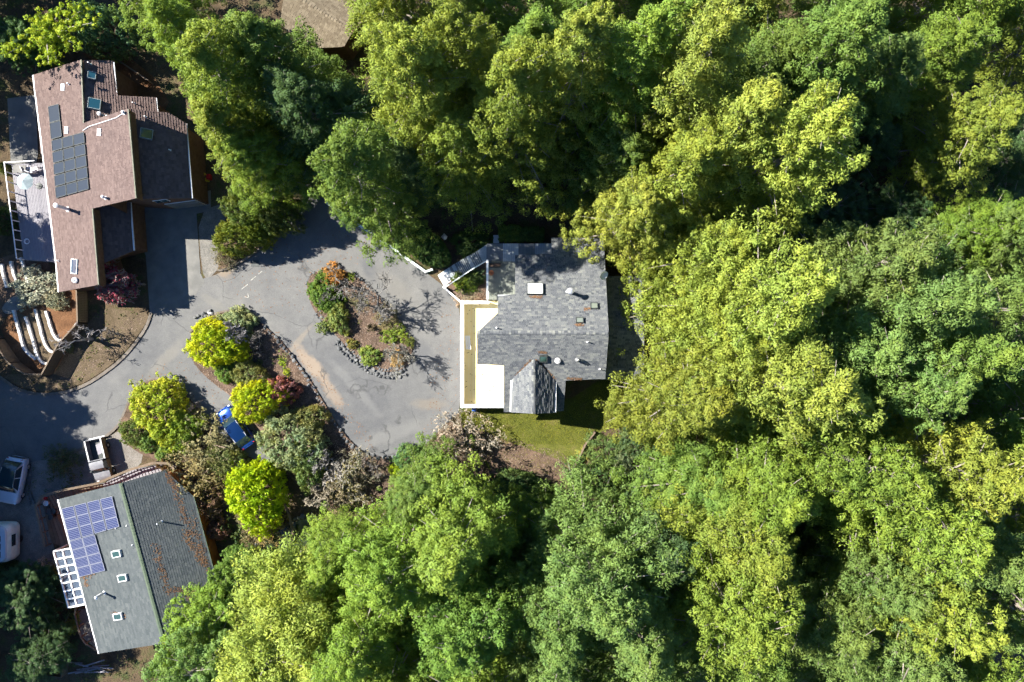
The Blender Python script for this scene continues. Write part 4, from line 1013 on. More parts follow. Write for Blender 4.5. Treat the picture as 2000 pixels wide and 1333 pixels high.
# rounded camper, partly beyond the left edge
c = P(-9, 1064, 2.2); c.z = 0
camper = thing('camper_trailer', 'white rounded camper trailer with green trim cut by the left edge', 'trailer', c)
def rrect(hx, hy, r, z, n=6):
    out = []
    for cx, cy, a0 in ((hx-r, hy-r, 0), (-hx+r, hy-r, 90), (-hx+r, -hy+r, 180), (hx-r, -hy+r, 270)):
        for k in range(n+1): a = rad(a0+90*k/n); out.append(Vector((cx+r*math.cos(a), cy+r*math.sin(a), z)))
    return out
def stack(rings, mat, nm, par):
    m = MB(); n = len(rings[0]); vs_ = [p+WORG[par.name] for r in rings for p in r]
    fs = [[i*n+j, i*n+(j+1) % n, (i+1)*n+(j+1) % n, (i+1)*n+j] for i in range(len(rings)-1) for j in range(n)]
    fs += [list(range(n))[::-1], [(len(rings)-1)*n+j for j in range(n)]]
    return m.add(vs_, fs, .5).build(nm, MT[mat], par, smooth=False)
stack([rrect(1.05, 1.75, .5, .45), rrect(1.15, 1.85, .6, .9), rrect(1.12, 1.82, .6, 1.7), rrect(1.0, 1.72, .6, 2.05)], 'mint_paint', 'body', camper)
stack([rrect(1.0, 1.72, .6, 2.06), rrect(.93, 1.62, .55, 2.2)], 'car_white', 'roof', camper)
for yy in (.55, -.2, -.95): MB().box(c+Vector((.05, yy, 2.25)), (.9, .55, .06)).build('roof_hatch', MT['car_glass'], camper)
MB().box(c+Vector((1.14, .2, 1.4)), (.04, 1.1, .5)).build('window', MT['car_glass'], camper)
for s in (-1, 1):
    m = MB(); n = 14
    vs_ = [c+Vector((s*.95+yy, rr*math.cos(q*2*math.pi/n), .33+rr*math.sin(q*2*math.pi/n))) for rr, yy in ((.1, -.1), (.33, -.1), (.33, .1), (.1, .1)) for q in range(n)]
    m.add(vs_, [[i*n+q, i*n+(q+1) % n, (i+1)*n+(q+1) % n, (i+1)*n+q] for i in range(3) for q in range(n)]).build('wheel', MT['black'], camper)
MB().beam(c+Vector((0, -1.7, .4)), c+Vector((0, -2.6, .4)), .1, .1).build('drawbar', MT['dark_metal'], camper)
# small old pickup on the gravel, bed towards the road
tb = P(197, 897, .6); tb.z = .015; hd = math.atan2(-56, 13)
tr = thing('pickup_truck', 'small old white roofed pickup with open bed and rusty side parked on pale gravel', 'truck', tb, hd)
Lt, Wt = 4.1, 1.62; w_ = Wt/2
MB().box((-.95, 0, .55), (2.0, Wt-.08, .1)).build('bed_floor', MT['dark_metal'], tr)
for s_, mt in ((-1, 'dull_white'), (1, 'rust')):
    MB().box((-1.0, s_*(w_-.04), .88), (2.05, .08, .62)).build('bed_side', MT[mt], tr)
    MB().beam(Vector((-2.02, s_*(w_-.04), 1.21)), Vector((.0, s_*(w_-.04), 1.21)), .11, .05).build('bed_rail', MT['white_trim'], tr)
    MB().add([Vector((.12, s_*w_, .5)), Vector((1.15, s_*w_, .5)), Vector((1.15, s_*w_, 1.0)), Vector((.95, s_*w_*.95, 1.02)), Vector((.12, s_*w_*.95, 1.02))], [[0, 1, 2, 3, 4]]).build('door', MT['rust' if s_ > 0 else 'dull_white'], tr)
    MB().add([Vector((.18, s_*w_*.94, 1.02)), Vector((.95, s_*w_*.94, 1.02)), Vector((.8, s_*w_*.8, 1.46)), Vector((.2, s_*w_*.8, 1.46))], [[0, 1, 2, 3]]).build('side_window', MT['car_glass'], tr)
    MB().box((.98, s_*(w_+.07), 1.08), (.1, .18, .14)).build('mirror', MT['dark_metal'], tr)
    MB().box((2.0, s_*w_*.68, .76), (.1, .24, .16)).build('headlight', MT['lamp'], tr)
    for xx in (-1.15, 1.35):
        m = MB(); n = 14; r = .32
        vs_ = [Vector((xx+rr*math.cos(q*2*math.pi/n), s_*(w_-.06)+yy, r+rr*math.sin(q*2*math.pi/n))) for rr, yy in ((.12, -.09), (r, -.09), (r, .09), (.12, .09)) for q in range(n)]
        wh = m.add(vs_, [[i*n+q, i*n+(q+1) % n, (i+1)*n+(q+1) % n, (i+1)*n+q] for i in range(3) for q in range(n)]).build('wheel', MT['black'], tr)
        MB().add([Vector((xx+.14*math.cos(q*2*math.pi/n), s_*(w_+.02), r+.14*math.sin(q*2*math.pi/n))) for q in range(n)], [list(range(n))]).build('rim', MT['rim_metal'], wh)
MB().box((-2.02, 0, .88), (.07, Wt-.17, .6)).build('tailgate', MT['dull_white'], tr)
MB().box((-.02, 0, .95), (.07, Wt-.17, .75)).build('bulkhead', MT['dull_white'], tr)
def prow(x, hw, z): return [Vector((x, -hw, z)), Vector((x, -hw*.5, z+.03)), Vector((x, 0, z+.04)), Vector((x, hw*.5, z+.03)), Vector((x, hw, z))]
loft([prow(.1, w_*.82, 1.46), prow(.2, w_*.84, 1.5), prow(.7, w_*.84, 1.5), prow(.84, w_*.8, 1.45)], MT['dull_white'], 'roof', tr, caps=False)
loft([prow(.845, w_*.8, 1.44), prow(1.2, w_*.92, 1.0)], MT['car_glass'], 'windshield', tr, caps=False)
loft([prow(.095, w_*.82, 1.45), prow(.06, w_*.9, 1.03)], MT['car_glass'], 'rear_window', tr, caps=False)
loft([prow(1.18, w_*.98, .99), prow(1.6, w_*.97, .95), prow(1.95, w_*.92, .88), prow(2.05, w_*.88, .7), prow(2.06, w_*.88, .4)], MT['dull_white'], 'hood', tr, caps=False)
for s_ in (-1, 1): MB().add([Vector((1.15, s_*w_, .42)), Vector((2.05, s_*w_*.89, .42)), Vector((1.95, s_*w_*.92, .87)), Vector((1.15, s_*w_*.985, .98))], [[0, 1, 2, 3]]).build('fender', MT['rust' if s_ > 0 else 'dull_white'], tr)
MB().beam(Vector((2.1, -w_*.95, .42)), Vector((2.1, w_*.95, .42)), .1, .14).build('bumper', MT['rim_metal'], tr)
MB().beam(Vector((-2.1, -w_*.95, .42)), Vector((-2.1, w_*.95, .42)), .1, .12).build('bumper', MT['rim_metal'], tr)
MB().beam(Vector((-1.5, .1, .65)), Vector((-.5, .4, 1.1)), .5, .04).build('load_board', MT['lilac_board'], tr)
# ------------------------------------------------------------------ small things
MT['umbrella'] = M('umbrella_cloth', (.24, .29, .29), (.3, .35, .35), .8)
def umbrella(px, py, zt, r, label):
    c = P(px, py, zt); base = Vector((c.x, c.y, 1.0)); t = thing('patio_umbrella', label, 'umbrella', base); m = MB(); n = 8
    ring = [c+Vector((r*math.cos(i*math.pi/4+.3), r*math.sin(i*math.pi/4+.3), -.38)) for i in range(n)]
    m.add([c]+ring, [[0, 1+i, 1+(i+1) % n] for i in range(n)]).build('canopy', MT['umbrella'], t)
    for p in ring: MB().tube([c+Vector((0, 0, -.06)), p+Vector((0, 0, -.02))], .015, 4).build('rib', MT['dark_metal'], t)
    MB().tube([base, c], .03, 8).build('pole', MT['rim_metal'], t); MB().lathe(base, [(.3, 0), (.3, .06), (.05, .1)], 14).build('base', MT['dark_metal'], t)
umbrella(43, 353, 3.3, .8, 'white octagonal patio umbrella on the lilac deck')
def chair(px, py, z, rz, label, mat='white_trim', name='patio_chair'):
    b = P(px, py, z); t = thing(name, label, 'chair', b, rz, 'patio chairs on the lilac deck')
    MB().box((0, 0, .43), (.48, .48, .05)).build('seat', MT[mat], t); MB().box((-.23, 0, .68), (.05, .48, .46)).build('backrest', MT[mat], t)
    for sx in (-1, 1):
        for sy in (-1, 1): MB().box((sx*.2, sy*.2, .205), (.05, .05, .41)).build('leg', MT[mat], t)
for i, (x, y, r, l) in enumerate(((58, 333, .4, 'white patio chair nearest the umbrella'), (66, 335, 1.2, 'white patio chair in the middle of the row by the deck rail'), (75, 334, 2.0, 'white patio chair nearest the house gutter'))): chair(x, y, 1.0, r, l)
tb_ = P(48, 334, 1.0); t = thing('patio_table', 'pale patio table beside the umbrella on the lilac deck', 'table', tb_)
MB().box(tb_+Vector((0, 0, .7)), (1.2, .7, .05)).build('table_top', MT['pale_concrete'], t)
for sx in (-1, 1):
    for sy in (-1, 1): MB().box(tb_+Vector((sx*.5, sy*.28, .34)), (.06, .06, .67)).build('leg', MT['white_trim'], t)
def pot(px, py, z, r, h, mat, label, plant=None):
    b = P(px, py, z); t = thing('flower_pot', label, 'pot', b, 0)
    MB().lathe(b, [(r*.65, 0), (r*.95, h*.85), (r*1.05, h*.86), (r*1.05, h), (r*.85, h), (r*.8, h*.8)], 16).build('pot', MT[mat], t)
pot(960, 534, 1.08, .24, .4, 'terracotta', 'round terracotta pot on the green grey porch')
pl_ = P(967, 519, 1.08); t = thing('planter_box', 'long dark planter box on the porch by the boardwalk', 'planter', pl_)
for sx, sy, a, b in ((0, .18, 1.15, .05), (0, -.18, 1.15, .05), (.55, 0, .05, .31), (-.55, 0, .05, .31)): MB().box(pl_+Vector((sx, sy, .2)), (a, b, .4)).build('side', MT['dark_metal'], t)
MB().box(pl_+Vector((0, 0, .15)), (1.05, .31, .3)).build('soil', MT['mulch'], t)
b = P(869, 465, 0); t = thing('garden_lantern', 'small pale stone lantern in the shaded back garden', 'lantern', b)
MB().lathe(b, [(.2, 0), (.2, .08), (.1, .1), (.1, .5)], 10).build('post', MT['white_block'], t); MB().box(b+Vector((0, 0, .62)), (.32, .32, .24)).build('lamp_box', MT['white_block'], t); MB().lathe(b+Vector((0, 0, .74)), [(.32, 0), (.05, .2)], 4).build('cap', MT['white_block'], t)
single('storage_bin', MB().box(P(926, 800, .3), (.4, .3, .55)).box(P(926, 800, .6), (.44, .34, .05)), MT['blue_bin'], 'small blue plastic bin beneath the lower deck corner', 'bin')
# clutter beside the garage
for x, y, mt, sz, lab, nm in ((396, 345, 'yellow', (.55, .55, .5), 'yellow plastic crate beside the garage wall', 'storage_crate'), (404, 352, 'yellow', (.35, .3, .35), 'smaller yellow crate next to the red can', 'storage_crate'), (409, 347, 'red', (.35, .5, .45), 'red plastic can beside the garage under the tree', 'fuel_can')):
    p = P(x, y, .2); m = MB().box((p.x, p.y, sz[2]/2), sz).box((p.x, p.y, sz[2]+.02), (sz[0]*1.06, sz[1]*1.06, .04)).box((p.x, p.y, sz[2]+.07), (sz[0]*.3, .05, .06)); single(nm, m, MT[mt], lab, nm.split('_')[1])
b = P(395, 372, 0); t = thing('bicycle', 'bicycle leaning beside the garage wall', 'bicycle', b, .5)
for xx in (-.5, .5):
    n = 20; pts = [Vector((xx+.33*math.cos(q*2*math.pi/n), .0, .34+.33*math.sin(q*2*math.pi/n))) for q in range(n+1)]; MB().tube(pts, .022, 5).build('wheel', MT['black'], t)
MB().tube([(-.5, 0, .34), (-.2, 0, .75), (.35, 0, .8), (.5, 0, .34)], .02, 6).tube([(-.5, 0, .34), (-.05, 0, .3), (-.2, 0, .75)], .02, 6).tube([(-.05, 0, .3), (.35, 0, .8)], .02, 6).build('frame', MT['rim_metal'], t)
MB().tube([(.3, -.25, .98), (.36, 0, .95), (.3, .25, .98)], .018, 6).build('handlebar', MT['black'], t); MB().box((-.22, 0, .85), (.24, .13, .06)).build('saddle', MT['black'], t)
# pots and a round basket on the weathered deck
for x, y, r, mt, lab in ((94, 982, .25, 'rim_metal', 'round metal planter on the weathered deck corner'), (100, 998, .3, 'dark_metal', 'black round pot on the weathered deck'), (108, 997, .28, 'dark_metal', 'second black pot nearer the grey green wall'), (103, 1009, .26, 'dark_metal', 'small dark pot below the black pots'), (91, 973, .15, 'red', 'little red pot at the deck rail')): pot(x, y, .8, r, r*1.4, mt, lab)
# open crate and scrap timber in the bottom left corner
b = P(116, 1290, 0); t = thing('timber_bin', 'open dark timber bin in the bottom left corner', 'bin', b, -.12)
for sx, sy, a, bb in ((0, 1.1, 1.9, .08), (0, -1.1, 1.9, .08), (.95, 0, .08, 2.1), (-.95, 0, .08, 2.1)):
    for k in range(3): MB().box((sx, sy, .2+k*.33), (a, bb, .3)).build('board', MT['wood'], t)
rg = random.Random(4)
for i in range(11):
    p = P(150+i*6+rg.uniform(-4, 4), 1302+rg.uniform(-10, 10), 0); a = rg.uniform(-.35, .35); L_ = rg.uniform(1.2, 2.4); d = Vector((math.cos(a), math.sin(a), 0))
    z = .06+.07*(i % 4); m = MB().beam(Vector((p.x, p.y, z))-d*L_/2, Vector((p.x, p.y, z+rg.uniform(0, .1)))+d*L_/2, .12, .05)
    o = single('scrap_plank', m, MT['lilac_board'], 'grey plank in the loose timber pile at the bottom left', 'plank', 'loose timber pile')
# stump lantern and log at the pond
b = P(572, 1054, 0); t = thing('stump', 'mossy tree stump standing in the pond', 'stump', b)
MB().lathe(b, [(.42, -.05), (.34, .2), (.3, .5), (.22, .52)], 12).build('trunk', MT['wood'], t)
single('fallen_log', MB().tube([P(573, 1046, .55), P(566, 1010, 1.2), P(556, 985, 2.0)], [.16, .13, .09], 8), MT['wood'], 'leaning grey trunk rising from the pond stump', 'log')
# ring hose on the lilac deck
n = 20; q = P(53, 472, 1.05); m = MB()
for k in range(3): m.tube([q+Vector(((.2+.03*k)*math.cos(i*2*math.pi/n), (.2+.03*k)*math.sin(i*2*math.pi/n), .03*k)) for i in range(n+1)], .02, 5)
single('hose_ring', m, MT['white_trim'], 'pale coiled hose ring on the shaded end of the lilac deck', 'hose')
MB_ = MB().box(P(432, 500, .1), (.5, .5, .12)); 
# utility covers
single('drain_grate', MB().box(P(498, 515, .03), (.75, .6, .04)).box(P(498, 515, .055), (.55, .06, .02)).box(P(498, 519, .055), (.55, .06, .02)).box(P(498, 511, .055), (.55, .06, .02)), MT['dark_metal'], 'dark square drain grate in the asphalt under the shrubs', 'drain')
single('step_stone', MB().box(P(412, 612, .12), (.7, .2, .12), rz=-.3).box(P(408, 618, .1), (.3, .25, .1), rz=.4), MT['white_block'], 'white edging slab at the tip of the long bed', 'slab')
single('edge_block', MB().box(P(418, 625, .15), (.35, .3, .2), rz=.4).box(P(418, 625, .27), (.2, .18, .06), rz=.4), MT['black'], 'black garden light box at the tip of the long bed', 'light box')
# ------------------------------------------------------------------ vegetation
LAST = [None]
def leaf_cloud(rng, C, R, nl, ls, squash=.8, up=.3, shell=.55, nrm_out=.8, ptint=None, asp=.5, radial=0.0):
    """nl small leaf faces round every puff centre C (radius R)"""
    N = len(C); T = N*nl
    d = rng.normal(size=(T, 3)); d[:, 2] += up; d /= np.linalg.norm(d, axis=1, keepdims=True)
    rr = (shell + (1-shell)*rng.random(T)**.7) * np.repeat(R, nl)
    pos = np.repeat(C, nl, axis=0) + d*rr[:, None]*np.array([1, 1, squash])
    n = d*nrm_out + rng.normal(size=(T, 3))*.42 + np.array([-.18, .06, .3])*0 + np.array([0, 0, .25]); n /= np.linalg.norm(n, axis=1, keepdims=True)
    a = rng.normal(size=(T, 3)); t = np.cross(n, a); t /= np.linalg.norm(t, axis=1, keepdims=True)+1e-9
    b = np.cross(n, t)
    if radial > 0:
        b = b*(1-radial) + d*radial; b /= np.linalg.norm(b, axis=1, keepdims=True); t = np.cross(b, rng.normal(size=(T, 3))*.7 + n*0); t /= np.linalg.norm(t, axis=1, keepdims=True)+1e-9
    s = (ls*(.6+.8*rng.random(T)))[:, None]
    V = np.empty((T, 4, 3)); V[:, 0] = pos+b*s; V[:, 1] = pos+t*s*asp; V[:, 2] = pos-b*s; V[:, 3] = pos-t*s*asp
    F = np.arange(T*4).reshape(T, 4)
    pt = rng.random(N) if ptint is None else ptint
    tint = np.clip(.6*np.repeat(pt, nl) + .4*rng.random(T), 0, 1)
    pn = d*.85 + np.array([0, 0, .25]); pn /= np.linalg.norm(pn, axis=1, keepdims=True)
    LAST[0] = pn
    return V.reshape(-1, 3), F, tint
def conifer_proto(seed, h=24., R=5.2, nb=120, kind='cedar', leaves=74, ls=.088, z0=.12, pr=(.34, .64)):
    """a tall conifer standing on z=0: crown mesh and trunk-with-limbs mesh"""
    rng = np.random.default_rng(seed); C, Rr, Tn = [], [], []
    limbs = MB(); ph = rng.random(6)*6.28
    limbs.tube([(0, 0, -.3), (0, 0, h*.3), (0, 0, h*.7), (0, 0, h*.99)], [.42, .36, .2, .03], 8)
    for i in range(nb):
        f = ((i+rng.random())/nb)**.9; z = h*(z0+(1-z0)*f)
        if kind == 'cedar': prof = (1-f)**.62*(.72+.28*min(1, f*6)) + .05
        elif kind == 'round': prof = math.sqrt(max(0, 1-((f-.4)/.62)**2))+.03
        else: prof = (1-f)**.8*(.6+.4*min(1, f*5))+.06
        az = i*2.39996 + rng.normal()*.25
        lob = 1+.22*math.sin(az*2+ph[0]+f*3)+.16*math.sin(az*3+ph[1]-f*4)
        L = R*prof*lob*rng.uniform(.72, 1.12)
        rise = rng.uniform(.05, .35) + .5*f; droop = rng.uniform(.25, .55)*(1-f)
        ca, sa = math.cos(az), math.sin(az)
        def pt(s, lat): 
            r = L*s
            return (ca*r - sa*lat, sa*r + ca*lat, z + L*(rise*s - droop*s*s) - abs(lat)*.15)
        if i % 2 == 0 or f > .8:
            limbs.tube([pt(0, 0), pt(.5, 0), pt(1.02, 0)], [.1*(1-f)+.035, .06*(1-f)+.025, .014], 4, False)
        bt = rng.random()
        npf = max(2, int(3 + L*2.2))
        for k in range(npf):
            s = 1 - (rng.random()**1.5)*.75; lat = rng.normal()*L*.17*(1.15-abs(s-.65))
            p = pt(s, lat); C.append((p[0], p[1], p[2]+rng.normal()*.12)); Rr.append(rng.uniform(*pr)*(.8+.3*(1-f))); Tn.append(np.clip(.55*bt+.45*rng.random()+.0*f, 0, 1))
    C = np.array(C); Rr = np.array(Rr)
    V, F, t = leaf_cloud(rng, C, Rr, leaves, ls*1.12, .75, .35, .5, .8, np.array(Tn), .4, .4)
    return np_mesh('crown', V, F, t, MT['conifer'], LAST[0]), limbs.mesh('trunk', MT['bark'])
CON = {}
CON['c1'] = conifer_proto(1); CON['c2'] = conifer_proto(2, R=5.8, nb=130); CON['c3'] = conifer_proto(3, R=4.7, nb=125, pr=(.3, .55))
CON['c4'] = conifer_proto(4, R=5.4, nb=125, kind='spire'); CON['c5'] = conifer_proto(5, R=6.0, nb=140, pr=(.36, .68))
CON['r1'] = conifer_proto(6, h=16, R=4.6, nb=110, kind='round', z0=.2, pr=(.35, .65)); CON['r2'] = conifer_proto(7, h=16, R=5., nb=120, kind='round', z0=.15, pr=(.3, .6), ls=.11)
CON['d1'] = conifer_proto(8, h=16, R=4.6, nb=75, kind='round', z0=.2, pr=(.75, 1.0), leaves=130, ls=.1)     # billowy domes
PROTO_H = {'c1': 24, 'c2': 24, 'c3': 24, 'c4': 24, 'c5': 24, 'r1': 16, 'r2': 16, 'd1': 16}
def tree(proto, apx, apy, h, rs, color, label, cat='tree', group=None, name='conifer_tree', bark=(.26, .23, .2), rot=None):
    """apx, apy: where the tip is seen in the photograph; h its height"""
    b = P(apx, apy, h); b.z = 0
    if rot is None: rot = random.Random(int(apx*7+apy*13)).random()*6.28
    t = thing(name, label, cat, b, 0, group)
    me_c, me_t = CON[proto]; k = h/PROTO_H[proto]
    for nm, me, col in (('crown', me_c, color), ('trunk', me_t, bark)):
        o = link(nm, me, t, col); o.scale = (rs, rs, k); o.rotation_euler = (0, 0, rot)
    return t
GOLD = (.29, .335, .062); OLIVE = (.25, .3, .048); GREEN = (.16, .245, .048); TEAL = (.18, .262, .068); FRESH = (.21, .295, .046); SHADE_GREEN = (.085, .145, .055); BLUE = (.19, .28, .078); LIME = (.2, .26, .02)  # darkest green has shade put into it, for trees in dim hollows
TREES = [
 # upper left, between the brown house and the grey house
 ('c2', 372, 85, 21, .95, OLIVE, 'olive conifer touching the top right corner of the brown house', 'c'),
 ('c1', 300, 10, 19, .8, FRESH, 'bright green conifer at the top edge above the brown house yard', 'c'),
 ('c4', 470, 40, 20, .95, GREEN, 'dark green conifer left of the tan roof at the top edge', 'c'),
 ('c3', 395, 215, 18, .9, OLIVE, 'olive conifer right above the garage slope of the brown house', 'c'),
 ('c1', 450, 275, 16, .72, FRESH, 'light green conifer overhanging the dark packed ground beside the garage', 'c'),
 ('c5', 560, 170, 18, .9, SHADE_GREEN, 'dark shaded conifer between the tan roof and the driveway', 'c'),
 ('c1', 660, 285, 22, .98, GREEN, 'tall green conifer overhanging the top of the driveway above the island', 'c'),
 ('c3', 650, 185, 12, .75, SHADE_GREEN, 'shaded conifer just below the tan roof', 'c'),
 # upper middle
 ('c5', 782, 75, 24, .95, GOLD, 'large golden green conifer right of the tan roof', 'c'),
 ('c1', 880, 25, 23, .9, OLIVE, 'olive conifer at the top edge second right of the tan roof', 'c'),
 ('c2', 1005, 120, 24, .98, OLIVE, 'tall olive conifer above the shaded back garden of the grey house', 'c'),
 ('c4', 1045, 40, 15, .9, GREEN, 'green conifer at the top edge left of the twin bare twigs', 'c'),
 ('c3', 1155, 30, 25, 1.0, GOLD, 'golden conifer with bare twigs at its tip near the top centre', 'c'),
 ('c5', 890, 240, 17, .85, OLIVE, 'olive conifer leaning over the clipped hedge and back garden', 'c'),
 ('c1', 780, 300, 14, .7, SHADE_GREEN, 'dark low conifer shading the hedge above the retaining wall', 'c'),
 # upper right of the grey house
 ('c2', 1290, 40, 24, .95, FRESH, 'fresh green conifer at the top edge right of centre', 'c'),
 ('c5', 1415, 45, 26, 1.0, GOLD, 'broad golden conifer near the top edge right of centre', 'c'),
 ('c1', 1560, 80, 19, .95, GREEN, 'green conifer near the top edge left of the dark hollow', 'c'),
 ('c4', 1505, 190, 26, 1.0, GOLD, 'golden conifer with brown dead twigs above the grey house roof corner', 'c'),
 ('c2', 1640, 235, 28, .95, GOLD, 'tallest golden conifer whose tip stands against the dark hollow', 'c'),
 ('c3', 1385, 285, 24, .95, OLIVE, 'olive conifer leaning right of the grey house roof top corner', 'c'),
 ('c1', 1235, 275, 17, .8, GREEN, 'green conifer overhanging the top corner of the grey house roof', 'c'),
 ('c3', 1270, 385, 20, .78, GOLD, 'yellow green conifer beside the satellite dish', 'c'),
 ('c5', 1700, 30, 23, 1.0, GREEN, 'green conifer at the top edge above the dark hollow', 'c'),
 ('c4', 1790, 90, 17, .9, TEAL, 'shaded teal conifer in the dark hollow near the top right', 'c'),
 ('c2', 1900, 60, 15, .85, FRESH, 'bright green conifer left of the bare twigs in the top right corner', 'c'),
 ('c3', 1985, 215, 16, .95, OLIVE, 'olive conifer at the right edge below the top right corner', 'c'),
 ('c1', 1730, 250, 9, .7, SHADE_GREEN, 'dark low conifer inside the deep hollow', 'c'),
 ('r2', 1640, 400, 6, .55, SHADE_GREEN, 'dark round tree at the bottom of the deep hollow', 'r'),
 ('r1', 1760, 400, 5, .5, SHADE_GREEN, 'dark round tree in shade left of the right edge', 'r'),
 ('c2', 2005, 430, 13, .7, FRESH, 'fresh green conifer at the right edge beside the dark hollow', 'c'),
 # right middle
 ('c5', 1595, 560, 28, 1.0, GOLD, 'huge golden conifer with bare twigs at its tip right of the grey house', 'c'),
 ('c2', 1650, 775, 28, 1.05, GOLD, 'huge golden conifer lower right of the grey house with bare tip', 'c'),
 ('c1', 1510, 655, 22, .95, OLIVE, 'olive conifer between the two huge golden conifers', 'c'),
 ('c3', 1450, 470, 20, .9, OLIVE, 'olive conifer reaching up into the dark hollow right of the roof', 'c'),
 ('c4', 1400, 800, 21, 1.0, OLIVE, 'olive conifer overhanging the lawn shade beside the grey house', 'c'),
 ('c1', 1800, 500, 24, .95, TEAL, 'blue green conifer with pointed tip at the dark hollow edge', 'c'),
 ('c5', 1900, 590, 26, 1.0, TEAL, 'broad blue green conifer in the right middle', 'c'),
 ('c2', 1760, 690, 24, .95, BLUE, 'blue green conifer right of the shaded gap in the canopy', 'c'),
 ('c4', 1985, 700, 26, 1.0, GREEN, 'green conifer at the middle of the right edge', 'c'),
 ('c3', 1880, 770, 26, .95, TEAL, 'blue green conifer right of the lower huge golden conifer', 'c'),
 # lower right
 ('c2', 1790, 945, 27, .9, FRESH, 'yellow green conifer with round tip under the huge golden pair', 'c'),
 ('c5', 1910, 1060, 28, .9, FRESH, 'long yellow green conifer pointing to the lower right edge', 'c'),
 ('c1', 1990, 955, 28, .95, OLIVE, 'olive conifer at the right edge below the middle', 'c'),
 ('c4', 1560, 1000, 22, 1.05, FRESH, 'fresh green conifer in the lower right canopy', 'c'),
 ('c3', 1420, 985, 16, 1.0, GREEN, 'green low conifer right of the lawn fence', 'c'),
 ('c1', 1520, 1110, 22, 1.0, OLIVE, 'light olive conifer above the lower right hollow', 'c'),
 ('c5', 1500, 1270, 24, .95, FRESH, 'yellow green conifer at the bottom edge right of centre', 'c'),
 ('c2', 1680, 1270, 20, .9, TEAL, 'shaded teal conifer at the bottom edge in the lower right hollow', 'c'),
 ('c4', 1800, 1190, 22, .9, TEAL, 'blue green conifer in the bottom right between two hollows', 'c'),
 ('c3', 1930, 1260, 25, 1.0, OLIVE, 'olive conifer in the bottom right corner', 'c'),
 ('c1', 2010, 1130, 25, .9, TEAL, 'blue green conifer at the right edge above the bottom corner', 'c'),
 ('c2', 1830, 1340, 22, .9, TEAL, 'dark teal conifer on the bottom edge near the right corner', 'c'),
 # bottom middle
 ('c5', 1198, 1210, 22, 1.05, BLUE, 'large blue green conifer below the lawn', 'c'),
 ('c2', 1270, 1290, 21, .95, TEAL, 'blue green conifer at the bottom edge below the lawn', 'c'),
 ('c1', 1100, 1290, 20, .9, TEAL, 'teal conifer at the bottom edge left of the large blue green one', 'c'),
 ('c3', 1330, 1120, 16, .85, SHADE_GREEN, 'dark shaded conifer right of the large blue green one', 'c'),
 ('c4', 868, 1122, 20, 1.1, FRESH, 'feathery green conifer with white bare top branches below the driveway', 'c'),
 ('c1', 740, 1170, 19, .95, FRESH, 'feathery green conifer to the right of the pond', 'c'),
 ('c2', 900, 1290, 20, 1.0, GREEN, 'green conifer at the bottom edge below the feathery one', 'c'),
 ('c3', 800, 990, 12, .72, GREEN, 'small green conifer beside the bare twiggy shrub at the driveway end', 'c'),
 ('c5', 670, 1310, 18, .85, FRESH, 'green conifer at the bottom edge right of the golden domed tree', 'c'),
 ('d1', 520, 1300, 14, 1.1, GOLD, 'golden tree of round billowy domes at the bottom edge', 'd'),
 ('r2', 365, 1275, 9, .7, FRESH, 'light green feathery tree touching the lower corner of the grey green roof', 'r'),
 ('r1', 370, 1320, 12, .8, BLUE, 'pale green tree on the bottom edge below the grey green house', 'r'),
 ('r2', 440, 1128, 5, .35, GREEN, 'small green tree between the pond and the golden domed tree', 'r'),
 # left side, shading the court
 ('r2', 25, 1185, 5, .5, SHADE_GREEN, 'dark round tree at the left edge below the parked camper', 'r'),
 ('r1', 55, 1295, 5, .5, SHADE_GREEN, 'dark round tree in the bottom left corner', 'r'),
 ('r2', 15, 60, 6, .45, SHADE_GREEN, 'dark round tree in the top left corner', 'r'),
]
NAMES = {'c': 'conifer_tree', 'r': 'round_tree', 'd': 'domed_tree'}
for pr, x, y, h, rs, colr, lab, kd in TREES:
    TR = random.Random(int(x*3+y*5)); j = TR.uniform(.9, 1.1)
    tree(pr, x, y, h, rs*(1.07 if x > 1250 or y > 950 else 1.0), tuple(c*j*TR.uniform(.95, 1.05) for c in colr), lab, group='tall trees of the surrounding wood', name=NAMES[kd])

